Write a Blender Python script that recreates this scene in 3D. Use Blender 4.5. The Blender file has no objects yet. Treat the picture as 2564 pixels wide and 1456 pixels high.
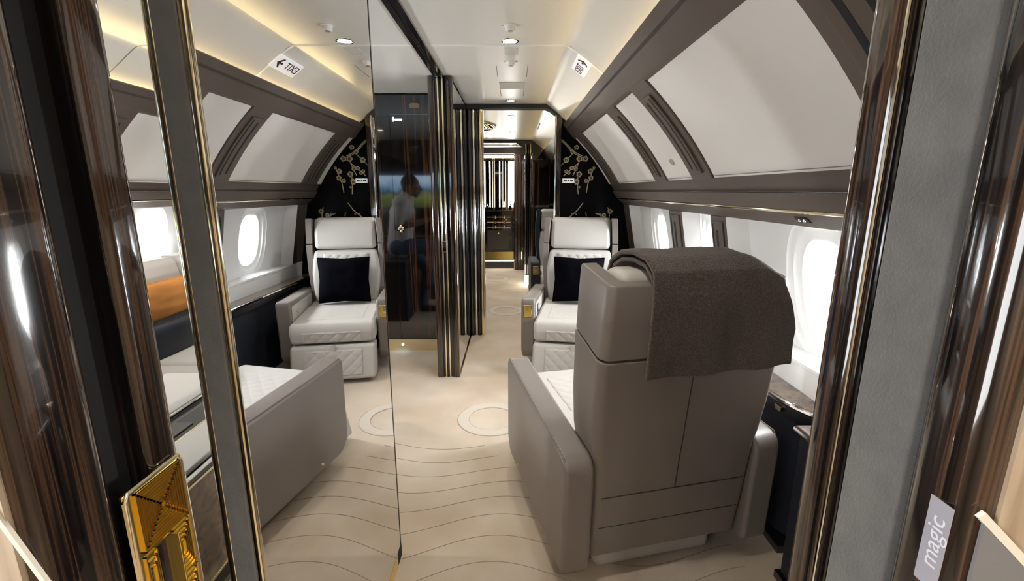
import bpy, bmesh, math, random
from mathutils import Vector, Matrix, noise
random.seed(7)
S = bpy.context.scene
COL = S.collection
PI = math.pi
# ---------------------------------------------------------------- camera
FPX, CAMH = 1143.0, 1.42
PITCH = math.atan(251 / FPX)
cam = bpy.data.cameras.new('camera')
cam.sensor_width = 36.0
cam.lens = 36.0 * FPX / 2564
cam.clip_start = 0.02
camo = bpy.data.objects.new('camera', cam)
COL.objects.link(camo)
camo.location = (0, 0, CAMH)
camo.rotation_euler = (PI / 2 - PITCH, 0, 0)
S.camera = camo
# ---------------------------------------------------------------- world, exposure
w = bpy.data.worlds.new('daylight'); S.world = w; w.use_nodes = True
w.node_tree.nodes['Background'].inputs[0].default_value = (0.93, 0.97, 1.0, 1)
w.node_tree.nodes['Background'].inputs[1].default_value = 3.0
S.view_settings.view_transform = 'Standard'
S.view_settings.look = 'None'
S.view_settings.gamma = 1.0
S.view_settings.use_curve_mapping = False
S.view_settings.exposure = 1.32

def area(name, loc, rot, sx, sy, power, color=(1, 1, 1)):
    l = bpy.data.lights.new(name, 'AREA'); l.shape = 'RECTANGLE'; l.size = sx; l.size_y = sy
    l.energy = power; l.color = color
    o = bpy.data.objects.new(name, l); COL.objects.link(o); o.location = loc; o.rotation_euler = rot
    return o
# daylight standing outside each cabin window, shining in through the panes
SECTIONS = [(3.12, 4.19, 3.63), (2.46, 2.88, 2.67), (1.15, 2.28, 1.72)]
CX = -0.85                              # fuselage centre line, the camera stands right of it
for (a, b, yc) in SECTIONS:
    area('window_daylight', (1.62, yc, 1.12), (0, PI / 2, 0), 0.6, 0.6, 62, (0.95, 0.98, 1.0))
    area('window_daylight', (2 * CX - 1.62, yc, 1.12), (0, -PI / 2, 0), 0.6, 0.6, 70, (0.95, 0.98, 1.0))
DOWN_W = 13.0                            # spot power of one ceiling downlight
COVE = 6.5                             # emission of the cove strips

# ---------------------------------------------------------------- materials
def _new(name):
    m = bpy.data.materials.new(name); m.use_nodes = True
    return m, m.node_tree, m.node_tree.nodes['Principled BSDF']
def mat(name, c, rough=0.5, metal=0.0, coat=0.0, sheen=0.0, spec=0.5, bump=None, vary=None, emit=None):
    m, t, b = _new(name)
    b.inputs['Base Color'].default_value = (*c, 1)
    b.inputs['Roughness'].default_value = rough
    b.inputs['Metallic'].default_value = metal
    b.inputs['Coat Weight'].default_value = coat
    b.inputs['Coat Roughness'].default_value = 0.03
    b.inputs['Sheen Weight'].default_value = sheen
    b.inputs['Specular IOR Level'].default_value = spec
    if emit:
        b.inputs['Emission Color'].default_value = (*emit[0], 1)
        b.inputs['Emission Strength'].default_value = emit[1]
    if bump or vary:
        tc = t.nodes.new('ShaderNodeTexCoord')
    if bump:
        n = t.nodes.new('ShaderNodeTexNoise'); n.inputs['Scale'].default_value = bump[0]; n.inputs['Detail'].default_value = 4
        t.links.new(tc.outputs['Object'], n.inputs['Vector'])
        bp = t.nodes.new('ShaderNodeBump'); bp.inputs['Strength'].default_value = bump[1]; bp.inputs['Distance'].default_value = bump[2] if len(bump) > 2 else 0.002
        t.links.new(n.outputs['Fac'], bp.inputs['Height']); t.links.new(bp.outputs['Normal'], b.inputs['Normal'])
    if vary:                            # (scale, colour2, lo, hi)
        n = t.nodes.new('ShaderNodeTexNoise'); n.inputs['Scale'].default_value = vary[0]; n.inputs['Detail'].default_value = 5
        t.links.new(tc.outputs['Object'], n.inputs['Vector'])
        r = t.nodes.new('ShaderNodeValToRGB')
        r.color_ramp.elements[0].position = vary[2]; r.color_ramp.elements[1].position = vary[3]
        r.color_ramp.elements[0].color = (*c, 1); r.color_ramp.elements[1].color = (*vary[1], 1)
        t.links.new(n.outputs['Fac'], r.inputs['Fac']); t.links.new(r.outputs['Color'], b.inputs['Base Color'])
    return m
def wood(name, scale, cols, rough=0.08, coat=1.0, distort=0.0, detail=6, spec=0.5):
    m, t, b = _new(name)
    tc = t.nodes.new('ShaderNodeTexCoord'); mp = t.nodes.new('ShaderNodeMapping')
    mp.inputs['Scale'].default_value = scale
    t.links.new(tc.outputs['Object'], mp.inputs['Vector'])
    n = t.nodes.new('ShaderNodeTexNoise'); n.inputs['Scale'].default_value = 1.0; n.inputs['Detail'].default_value = detail
    n.inputs['Distortion'].default_value = distort
    t.links.new(mp.outputs['Vector'], n.inputs['Vector'])
    r = t.nodes.new('ShaderNodeValToRGB'); cr = r.color_ramp
    while len(cr.elements) < len(cols): cr.elements.new(0.5)
    for e, (p, c) in zip(cr.elements, cols):
        e.position = p; e.color = (*c, 1)
    t.links.new(n.outputs['Fac'], r.inputs['Fac']); t.links.new(r.outputs['Color'], b.inputs['Base Color'])
    b.inputs['Roughness'].default_value = rough; b.inputs['Coat Weight'].default_value = coat
    b.inputs['Coat Roughness'].default_value = 0.02; b.inputs['Specular IOR Level'].default_value = spec
    return m
EB = [(0.38, (0.004, 0.0035, 0.004)), (0.48, (0.018, 0.012, 0.011)), (0.55, (0.085, 0.046, 0.027)), (0.63, (0.010, 0.007, 0.007))]
ebony = wood('macassar_ebony_gloss', (150, 150, 1.6), EB, 0.10, 1.0)
ebony_dark = wood('dark_ebony_gloss', (22, 22, 0.35), [(0.40, (0.004, 0.0035, 0.004)), (0.55, (0.010, 0.007, 0.006)), (0.59, (0.085, 0.034, 0.015)), (0.63, (0.006, 0.005, 0.005))], 0.07, 1.0)
oak = wood('light_oak_veneer', (60, 60, 6), [(0.35, (0.36, 0.26, 0.17)), (0.6, (0.52, 0.41, 0.29))], 0.45, 0.1)
oak_dark = wood('grey_oak_floor', (30, 8, 60), [(0.35, (0.16, 0.14, 0.13)), (0.6, (0.24, 0.21, 0.19))], 0.5, 0.1)
burl = wood('walnut_burl', (9, 9, 16), [(0.3, (0.10, 0.065, 0.045)), (0.5, (0.22, 0.155, 0.115)), (0.66, (0.30, 0.19, 0.10))], 0.2, 0.7, 2.2)
gold = mat('polished_gold', (0.95, 0.71, 0.20), 0.2, 1.0)
goldp = mat('pale_gold_trim', (0.88, 0.78, 0.55), 0.12, 1.0)
chrome = mat('polished_chrome', (0.86, 0.85, 0.83), 0.06, 1.0)
mirror = mat('silver_mirror', (0.76, 0.765, 0.775), 0.0, 1.0)
black = mat('black_lacquer', (0.006, 0.006, 0.008), 0.12, 0, 0.6)
matblack = mat('matte_black', (0.012, 0.013, 0.016), 0.7)
felt = mat('grey_felt', (0.115, 0.117, 0.115), 0.95, 0, 0, 0.3, 0.2, bump=(400, 0.5), vary=(25, (0.15, 0.15, 0.145), 0.35, 0.7))
felt_pale = mat('pale_grey_felt', (0.28, 0.285, 0.295), 0.95, 0, 0, 0.3, 0.2, bump=(400, 0.5), vary=(25, (0.33, 0.335, 0.345), 0.35, 0.7))
white_panel = mat('white_cloth_panel', (0.735, 0.705, 0.665), 0.85, 0, 0, 0, 0.2, bump=(150, 0.15))
ceil_white = mat('ceiling_white', (0.66, 0.64, 0.60), 0.30, 0, 0, 0, 0.4)
liner = mat('window_liner_white', (0.82, 0.825, 0.82), 0.5, 0, 0, 0, 0.3)
brown = mat('taupe_brown_leather', (0.105, 0.081, 0.068), 0.42, 0, 0, 0, 0.5, bump=(500, 0.12))
taupe = mat('taupe_leather', (0.205, 0.174, 0.156), 0.40, 0, 0, 0, 0.55, bump=(600, 0.22), vary=(3, (0.222, 0.190, 0.170), 0.3, 0.7))
cream = mat('cream_leather', (0.49, 0.465, 0.43), 0.5, 0, 0, 0, 0.4, bump=(500, 0.15))
seamdark = mat('dark_seam', (0.045, 0.036, 0.030), 0.8)
seamcream = mat('cream_seam', (0.42, 0.39, 0.35), 0.8)
wool = mat('brown_wool', (0.056, 0.038, 0.029), 0.97, 0, 0, 0.3, 0.1, bump=(300, 1.0, 0.006), vary=(240, (0.150, 0.108, 0.088), 0.45, 0.70))
velvet = mat('black_navy_velvet', (0.0022, 0.0022, 0.004), 0.9, 0, 0, 0.0, 0.03, bump=(60, 0.3))
navy = mat('navy_leather', (0.016, 0.019, 0.028), 0.55, 0, 0, 0, 0.4, bump=(300, 0.2))
orange = mat('tan_orange_leather', (0.50, 0.20, 0.045), 0.5, 0, 0, 0, 0.4, bump=(200, 0.2))
carpet = mat('beige_carpet', (0.54, 0.43, 0.315), 0.97, 0, 0, 0.25, 0.1, bump=(700, 0.5, 0.003), vary=(2.6, (0.66, 0.565, 0.455), 0.35, 0.68))
carpet_ring = mat('pale_carpet_pile', (0.63, 0.565, 0.48), 0.97, 0, 0, 0.25, 0.1, bump=(700, 0.5, 0.003))
carve = mat('carved_carpet_line', (0.36, 0.29, 0.22), 0.97)
cove_m = mat('cove_light', (1, 0.86, 0.55), 0.5, emit=((1.0, 0.80, 0.42), COVE))
lamp_m = mat('downlight_lens', (1, 1, 1), 0.5, emit=((1.0, 0.96, 0.88), 14.0))
glow_m = mat('vanity_light', (1, 1, 1), 0.5, emit=((1.0, 0.97, 0.90), 9.0))
glow_warm = mat('floor_glow_light', (1, 0.9, 0.7), 0.5, emit=((1.0, 0.88, 0.62), 8.0))
blue_led = mat('blue_led', (0.5, 0.8, 1), 0.5, emit=((0.35, 0.65, 1.0), 14.0))
sign_white = mat('sign_white', (0.80, 0.80, 0.80), 0.5, emit=((1, 1, 1), 0.12))
sign_red = mat('sign_dark_red', (0.075, 0.012, 0.015), 0.6)
blob_white = mat('lit_sign_white', (0.9, 0.9, 0.88), 0.5, emit=((1, 0.97, 0.9), 3.0))
bronze = mat('bronze_plate', (0.36, 0.25, 0.17), 0.4, 0.6)
floral = mat('gold_thread', (0.46, 0.37, 0.23), 0.6, 0.0)
floral2 = mat('green_thread', (0.20, 0.34, 0.06), 0.6)
floral_dark = mat('flower_heart', (0.03, 0.015, 0.01), 0.7)
panel_black = mat('black_silk_panel', (0.004, 0.0035, 0.004), 0.6, 0, 0, 0, 0.08)
skin = mat('skin', (0.20, 0.105, 0.065), 0.55)
hairm = mat('dark_hair', (0.012, 0.009, 0.008), 0.7)
shirtm = mat('white_shirt', (0.58, 0.58, 0.58), 0.9, bump=(30, 0.4, 0.01))
jeans = mat('blue_denim', (0.055, 0.10, 0.20), 0.9, bump=(300, 0.3))
tablet_m = mat('tablet_grey', (0.25, 0.25, 0.26), 0.3, 0.5)
refl_plate = mat('reflection_pale', (0.36, 0.35, 0.40), 0.12, 0, 0.5)
refl_text = mat('reflection_white', (0.66, 0.66, 0.72), 0.3)
inlay = mat('cream_inlay', (0.82, 0.76, 0.64), 0.4)
inlay_grey = mat('grey_wood_panel', (0.20, 0.195, 0.20), 0.5, bump=(80, 0.2))
# window pane: clear acrylic
pane_m, t_, b_ = _new('acrylic_pane')
tr = t_.nodes.new('ShaderNodeBsdfTransparent'); gl = t_.nodes.new('ShaderNodeBsdfGlossy'); mx_ = t_.nodes.new('ShaderNodeMixShader')
gl.inputs['Roughness'].default_value = 0.05; mx_.inputs[0].default_value = 0.06
t_.links.new(tr.outputs[0], mx_.inputs[1]); t_.links.new(gl.outputs[0], mx_.inputs[2]); t_.links.new(mx_.outputs[0], t_.nodes['Material Output'].inputs[0])
# landscape picture of the lounge screen
screen_m, t_, b_ = _new('landscape_screen')
tc_ = t_.nodes.new('ShaderNodeTexCoord'); sp = t_.nodes.new('ShaderNodeSeparateXYZ'); t_.links.new(tc_.outputs['Object'], sp.inputs[0])
nz = t_.nodes.new('ShaderNodeTexNoise'); nz.inputs['Scale'].default_value = 6; t_.links.new(tc_.outputs['Object'], nz.inputs['Vector'])
ad = t_.nodes.new('ShaderNodeMath'); ad.operation = 'MULTIPLY_ADD'; ad.inputs[1].default_value = 0.22; t_.links.new(nz.outputs['Fac'], ad.inputs[0]); t_.links.new(sp.outputs['Z'], ad.inputs[2])
mr = t_.nodes.new('ShaderNodeMapRange'); mr.inputs['From Min'].default_value = 1.22; mr.inputs['From Max'].default_value = 1.72; t_.links.new(ad.outputs[0], mr.inputs['Value'])
rp = t_.nodes.new('ShaderNodeValToRGB'); cr = rp.color_ramp
for _ in range(3): cr.elements.new(0.5)
for e, (p, c) in zip(cr.elements, [(0.1, (0.05, 0.07, 0.02)), (0.45, (0.16, 0.20, 0.06)), (0.58, (0.05, 0.09, 0.10)), (0.68, (0.16, 0.30, 0.50)), (0.95, (0.45, 0.62, 0.78))]):
    e.position = p; e.color = (*c, 1)
t_.links.new(mr.outputs[0], rp.inputs[0]); t_.links.new(rp.outputs[0], b_.inputs['Emission Color']); b_.inputs['Emission Strength'].default_value = 2.2
b_.inputs['Base Color'].default_value = (0.01, 0.01, 0.01, 1); b_.inputs['Roughness'].default_value = 0.1

# ---------------------------------------------------------------- mesh helpers
class MB:
    def __init__(s): s.v = []; s.f = []
    def add(s, vs, fs):
        o = len(s.v); s.v += [tuple(p) for p in vs]; s.f += [tuple(i + o for i in f) for f in fs]; return s
    def box(s, x0, x1, y0, y1, z0, z1):
        return s.add([(x0, y0, z0), (x1, y0, z0), (x1, y1, z0), (x0, y1, z0), (x0, y0, z1), (x1, y0, z1), (x1, y1, z1), (x0, y1, z1)],
                     [(3, 2, 1, 0), (4, 5, 6, 7), (0, 1, 5, 4), (1, 2, 6, 5), (2, 3, 7, 6), (3, 0, 4, 7)])
    def loft(s, loops, cap=True, closed=True):
        n = len(loops[0]); vs = [p for l in loops for p in l]; fs = []
        for k in range(len(loops) - 1):
            for i in range(n if closed else n - 1):
                j = (i + 1) % n
                fs.append((k * n + i, k * n + j, (k + 1) * n + j, (k + 1) * n + i))
        if cap:
            fs.append(tuple(range(n - 1, -1, -1))); fs.append(tuple((len(loops) - 1) * n + i for i in range(n)))
        return s.add(vs, fs)
    def prism(s, poly, a, b, axis='y'):
        if axis == 'y': L = [[(p[0], t, p[1]) for p in poly] for t in (a, b)]
        elif axis == 'z': L = [[(p[0], p[1], t) for p in poly] for t in (a, b)]
        else: L = [[(t, p[0], p[1]) for p in poly] for t in (a, b)]
        return s.loft(L)
    def tube(s, pts, r, n=8):
        pts = [Vector(p) for p in pts]; loops = []; up = None
        for i, p in enumerate(pts):
            d = (pts[min(i + 1, len(pts) - 1)] - pts[max(i - 1, 0)]).normalized()
            if up is None: up = d.orthogonal().normalized()
            up = (up - d * up.dot(d)).normalized(); sd = d.cross(up)
            rr = r[i] if isinstance(r, (list, tuple)) else r
            loops.append([p + (up * math.cos(a) + sd * math.sin(a)) * rr for a in [2 * PI * k / n for k in range(n)]])
        return s.loft(loops)
    def grid(s, fn, nu, nv):
        vs = [fn(i / nu, j / nv) for j in range(nv + 1) for i in range(nu + 1)]
        fs = [(j * (nu + 1) + i, j * (nu + 1) + i + 1, (j + 1) * (nu + 1) + i + 1, (j + 1) * (nu + 1) + i) for j in range(nv) for i in range(nu)]
        return s.add(vs, fs)
    def lathe(s, prof, c, axis='z', n=24):
        loops = []
        for r, h in prof:
            l = []
            for k in range(n):
                a = 2 * PI * k / n; x, y = r * math.cos(a), r * math.sin(a)
                l.append({'z': (c[0] + x, c[1] + y, c[2] + h), 'y': (c[0] + x, c[1] + h, c[2] + y), 'x': (c[0] + h, c[1] + x, c[2] + y)}[axis])
            loops.append(l)
        return s.loft(loops)
    def ball(s, c, r, n=12, sc=(1, 1, 1)):
        prof = [(max(1e-4, math.sin(PI * k / n)) * r, -math.cos(PI * k / n) * r) for k in range(n + 1)]
        m = MB().lathe(prof, (0, 0, 0), 'z', n * 2)
        return s.add([(c[0] + p[0] * sc[0], c[1] + p[1] * sc[1], c[2] + p[2] * sc[2]) for p in m.v], m.f)
    def cap(s, p0, p1, r0, r1, n=14):
        p0, p1 = Vector(p0), Vector(p1); d = (p1 - p0).normalized(); pts = []; rs = []
        for k in range(5):
            a = PI / 2 * k / 4; pts.append(p0 - d * r0 * math.cos(a)); rs.append(max(1e-3, r0 * math.sin(a)))
        for k in range(5):
            a = PI / 2 * k / 4; pts.append(p1 + d * r1 * math.sin(a)); rs.append(max(1e-3, r1 * math.cos(a)))
        return s.tube(pts, rs, n)
    def xf(s, M):
        s.v = [tuple(M @ Vector(p)) for p in s.v]; return s
def obj(name, mb, m, parent=None, bevel=0, seg=2, smooth=True, recalc=True):
    me = bpy.data.meshes.new(name); me.from_pydata(mb.v, [], mb.f); me.update()
    if recalc:
        bm = bmesh.new(); bm.from_mesh(me); bmesh.ops.recalc_face_normals(bm, faces=bm.faces); bm.to_mesh(me); bm.free()
    me.materials.append(m)
    o = bpy.data.objects.new(name, me); COL.objects.link(o); o.parent = parent
    if smooth:
        for p in me.polygons: p.use_smooth = True
        me.set_sharp_from_angle(angle=math.radians(38)) if hasattr(me, 'set_sharp_from_angle') else None
    if bevel:
        b = o.modifiers.new('bevel', 'BEVEL'); b.width = bevel; b.segments = seg; b.limit_method = 'ANGLE'; b.angle_limit = math.radians(35)
        b.harden_normals = True
    return o
def tag(o, label, cat, group=None, kind=None):
    o['label'] = label; o['category'] = cat
    if group: o['group'] = group
    if kind: o['kind'] = kind
    return o
def thing(name, label, cat, loc=(0, 0, 0), rz=0, group=None):
    o = bpy.data.objects.new(name, None); COL.objects.link(o); o.location = loc; o.rotation_euler = (0, 0, rz); o.empty_display_size = 0.1
    return tag(o, label, cat, group)
def struct(name, label, loc=(0, 0, 0)):
    o = bpy.data.objects.new(name, None); COL.objects.link(o); o.location = loc; o['kind'] = 'structure'; o['label'] = label; o.empty_display_size = 0.1
    return o
def B(x0, x1, y0, y1, z0, z1): return MB().box(min(x0, x1), max(x0, x1), y0, y1, z0, z1)
def text(name, body, size, m, parent, M, ext=0.0006):
    cu = bpy.data.curves.new(name, 'FONT'); cu.body = body; cu.size = size; cu.extrude = ext; cu.align_x = 'CENTER'; cu.align_y = 'CENTER'
    cu.materials.append(m)
    tmp = bpy.data.objects.new(name, cu); COL.objects.link(tmp)
    bpy.context.view_layer.update()
    me = bpy.data.meshes.new_from_object(tmp.evaluated_get(bpy.context.evaluated_depsgraph_get()))
    bpy.data.objects.remove(tmp)
    me.materials.clear(); me.materials.append(m)
    o = bpy.data.objects.new(name, me); COL.objects.link(o); o.parent = parent; o.matrix_local = M
    return o
def ray(x, y):
    c, s = math.cos(PITCH), math.sin(PITCH); u, v = (x - 1282) / FPX, (y - 728) / FPX
    return Vector((u, c - v * s, -s - v * c))
def atY(x, y, Y):
    d = ray(x, y); return Vector((0, 0, CAMH)) + d * (Y / d.y)
CEIL = 2.18
Y0, YB, YR2 = 0.45, 4.40, 7.40       # doorway, aft bulkhead, second bulkhead

# ================================================================ floor
fl = obj('floor', B(-2.9, 1.45, -1.4, 8.6, -0.06, 0), carpet); fl['kind'] = 'structure'; fl['label'] = 'beige mottled carpet with carved wavy lines'
for (x, y) in [(-0.13, 2.665), (-0.07, 5.33), (-0.27, 7.35)]:
    n = 64; ro, ri = 0.215, 0.145
    L = [[(x + r * math.cos(2 * PI * k / n), y + r * math.sin(2 * PI * k / n), z) for k in range(n)] for r, z in ((ri, 0.0005), (ri + 0.004, 0.004), (ro - 0.004, 0.004), (ro, 0.0005))]
    obj('carpet_ring', MB().loft(L, cap=False), carpet_ring, fl)
    tn = MB()
    for r in (ri - 0.001, ro + 0.001): tn.tube([(x + r * math.cos(2 * PI * k / n), y + r * math.sin(2 * PI * k / n), 0.0006) for k in range(n + 1)], 0.0011, 4)
    obj('ring_groove', tn, carve, fl)
def carved(i):
    yb = 1.02 + i * 0.138
    a = 0.085 - 0.004 * i
    pts = []
    for k in range(121):
        x = -1.4 + 2.3 * k / 120
        ph = 0.03 * i
        y = yb + a * math.cos((x + 0.15 - ph) * 2 * PI / 1.05) + 0.03 * math.sin(x * 2.1 + i * 0.55) + 0.12
        pts.append((x, y, 0.0006))
    return pts
for i in range(-1, 10):
    p = carved(i)
    if i > 6: p = p[10 + 5 * (i - 6): 78 - 4 * (i - 6)]
    obj('carved_line', MB().tube(p, 0.0013, 4), carve, fl)

# ================================================================ ceiling
ce = struct('ceiling', 'white aircraft cabin ceiling with sloped cove sides')
obj('ceiling_panel', B(-2.02, 0.302, -1.4, 2.668, CEIL, CEIL + 0.03), ceil_white, ce, 0.004)
obj('ceiling_panel', B(-2.02, 0.302, 2.676, YB, CEIL, CEIL + 0.03), ceil_white, ce, 0.004)
obj('ceiling_panel', B(-2.02, 0.302, YB, 8.6, CEIL, CEIL + 0.03), ceil_white, ce, 0.004)
obj('joint_bead', MB().tube([(-1.99, 2.672, CEIL + 0.001), (0.29, 2.672, CEIL + 0.001), (0.345, 2.672, 2.149), (0.60, 2.672, 1.961)], 0.006, 8), liner, ce)
obj('ceiling_lining', B(-2.9, 1.45, -1.4, 8.6, CEIL + 0.05, CEIL + 0.08), ceil_white, ce)
SL = [(0.285, 2.18), (0.31, 2.176), (0.335, 2.160), (0.45, 2.070), (0.60, 1.958), (0.70, 1.89), (0.70, 1.93), (0.46, 2.10), (0.34, 2.19), (0.285, 2.20)]
for sgn in (1, -1):
    P = [(x if sgn > 0 else 2 * CX - x, z) for x, z in SL]
    for a, b in ((-1.4, 2.668), (2.676, YB), (YB + 0.001, 8.6)):
        obj('ceiling_slope', MB().prism(P, a, b), ceil_white, ce)
# access panel seams, grilles
for (x0, x1, a, b) in [(-0.042, 0.036, 2.715, 2.845), (-0.093, 0.095, 3.53, 3.735)]:
    g = obj('ceiling_grille', B(x0, x1, a, b, CEIL - 0.003, CEIL + 0.002), mat('grille_grey', (0.60, 0.585, 0.56), 0.6), ce)
for (x, a, b) in [(-0.098, 3.07, 3.37), (0.099, 3.07, 3.37), (-0.09, 3.76, 4.02), (0.092, 3.76, 4.02)]:
    obj('panel_seam', B(x - 0.0015, x + 0.0015, a, b, CEIL - 0.0008, CEIL + 0.002), seamdark, ce)
for (x, a, b, z) in [(0.02, 5.5, 6.0, 0), (0.32, 5.5, 6.0, -.02)]:
    obj('panel_seam', B(x - 0.002, x + 0.002, a, b, CEIL - 0.0008 + z, CEIL + 0.002), seamdark, ce)
def downlight(x, y, label, power=None, r=0.036):
    t = thing('ceiling_downlight', label, 'ceiling light', (x, y, CEIL), 0, 'recessed ceiling downlights')
    obj('trim_ring', MB().lathe([(r * 1.30, 0.0), (r * 1.28, -0.004), (r * 1.06, -0.005), (r, -0.002), (r, 0.004), (r * 1.30, 0.004)], (0, 0, 0)), chrome, t)
    obj('lens', MB().lathe([(0.001, -0.0025), (r * 0.97, -0.002), (r * 0.97, 0.003), (0.001, 0.003)], (0, 0, 0)), lamp_m, t)
    l = bpy.data.lights.new('downlight_beam', 'SPOT'); l.energy = DOWN_W if power is None else power; l.spot_size = math.radians(125); l.spot_blend = 0.8; l.shadow_soft_size = 0.035
    l.color = (1.0, 0.95, 0.86)
    o = bpy.data.objects.new('downlight_beam', l); COL.objects.link(o); o.parent = t; o.location = (0, 0, -0.012)
    return t
downlight(-0.01, 0.95, 'round recessed ceiling downlight just inside the near doorway')
downlight(-0.01, 2.595, 'round recessed ceiling downlight beside the small grille, largest in view')
downlight(-0.01, 4.21, 'round recessed ceiling downlight just before the dark door header')
downlight(-0.01, 5.05, 'round recessed ceiling downlight just beyond the door header', 18, r=0.032)
downlight(0.005, 6.40, 'round recessed ceiling downlight farther along the room beyond', 18, r=0.032)
downlight(-0.13, 7.75, 'round recessed ceiling downlight left of pair before the lit vanity', r=0.03)
downlight(-0.02, 8.1, 'round recessed ceiling downlight closest to the lit vanity', r=0.03)
downlight(-1.70, 1.60, 'round recessed ceiling downlight over the lounge console', 20)
downlight(-1.70, 3.20, 'round recessed ceiling downlight over the cream lounge sofa', 30)
for y, lab in [(2.37, 'small white ceiling nozzle cap nearer the camera'), (2.99, 'small white ceiling nozzle cap just before the access panel seams')]:
    t = thing('ceiling_nozzle', lab, 'nozzle', (-0.008, y, CEIL), 0, 'white ceiling nozzle caps')
    obj('cap', MB().lathe([(0.030, 0.002), (0.030, -0.003), (0.024, -0.004), (0.023, -0.020), (0.018, -0.024), (0.001, -0.024)], (0, 0, 0)), liner, t)
    obj('outlet', MB().lathe([(0.012, -0.0235), (0.012, -0.026), (0.001, -0.026)], (0, 0, 0)), bronze, t)
    obj('wing', B(-0.042, 0.042, -0.003, 0.003, -0.004, 0.001), liner, t)
# oval mirror plate on the far room ceiling
n = 48
t = thing('oval_ceiling_mirror', 'dark oval mirror plate on the ceiling of the room beyond', 'mirror', (-0.50, 5.8, CEIL))
obj('plate', MB().loft([[(0.30 * s_ * math.cos(2 * PI * k / n), 0.42 * s_ * math.sin(2 * PI * k / n), z) for k in range(n)] for s_, z in ((1, 0.002), (1, -0.012), (0.93, -0.018))]), mat('smoked_mirror', (0.10, 0.09, 0.085), 0.05, 1.0), t)
obj('rim', MB().tube([(0.30 * math.cos(2 * PI * k / n), 0.42 * math.sin(2 * PI * k / n), -0.006) for k in range(n + 1)], 0.010, 8), goldp, t)

# EXIT sign on the slope
sdir = Vector((0.34, 0, -0.25)).normalized(); ndir = Vector((-0.25, 0, -0.34)).normalized()
ex = thing('exit_sign', 'white EXIT sign with dark arrow on the sloped ceiling', 'sign')
c0 = Vector((0.394, 2.79, 2.109)) + ndir * 0.004
Mx = Matrix(((0, -sdir.x, ndir.x), (-1, -sdir.y, ndir.y), (0, -sdir.z, ndir.z))).to_4x4(); Mx.translation = c0
ex.matrix_world = Mx
obj('plate', B(-0.135, 0.135, -0.047, 0.047, -0.006, 0.004), sign_white, ex, 0.003)
text('lettering', 'EXIT', 0.070, sign_red, ex, Matrix.Translation((-0.047, 0, 0.005)))
ar = MB(); ar.prism([(0.055, -0.006), (0.09, -0.006), (0.09, 0.006), (0.055, 0.006)], 0.004, 0.0056, 'z')
ar.prism([(0.112, 0), (0.075, 0.032), (0.062, 0.032), (0.088, 0.0), (0.062, -0.032), (0.075, -0.032)], 0.004, 0.0056, 'z')
obj('arrow', ar, sign_red, ex)

# ================================================================ side walls
PT, PBm = Vector((0.566, 0, 1.90)), Vector((0.911, 0, 1.476))
def wp(s, off=0.0):
    """point of the curved side panel, s = 0 at the cornice, 1 at the ledge; off moves it into the cabin"""
    d = PBm - PT; nrm = Vector((-d.z, 0, d.x)).normalized()        # towards outboard and up
    if nrm.x < 0: nrm = -nrm
    p = PT + d * s + nrm * (0.075 * s * (1 - s)) - nrm * off
    return (p.x, p.z)
def sx(P, sgn): return [(x if sgn > 0 else 2 * CX - x, z) for x, z in P]
def strip(s0, s1, o0, o1, y0, y1, sgn, n=10):
    A = [wp(s0 + (s1 - s0) * k / n, o1) for k in range(n + 1)]; Bk = [wp(s0 + (s1 - s0) * k / n, o0) for k in range(n + 1)]
    return MB().prism(sx(A + Bk[::-1], sgn), y0, y1)
STR = [(3.975, 4.275), (2.735, 2.945), (2.115, 2.345), (0.86, 1.12)]
def superoval(a, b, k, n, p=2.6):
    t = 2 * PI * k / n; c, s_ = math.cos(t), math.sin(t)
    return (a * math.copysign(abs(c) ** (2 / p), c), b * math.copysign(abs(s_) ** (2 / p), s_))
def xw(z): return 1.055 + (1.29 - z) * 0.19                  # inner face of the window band
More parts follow.
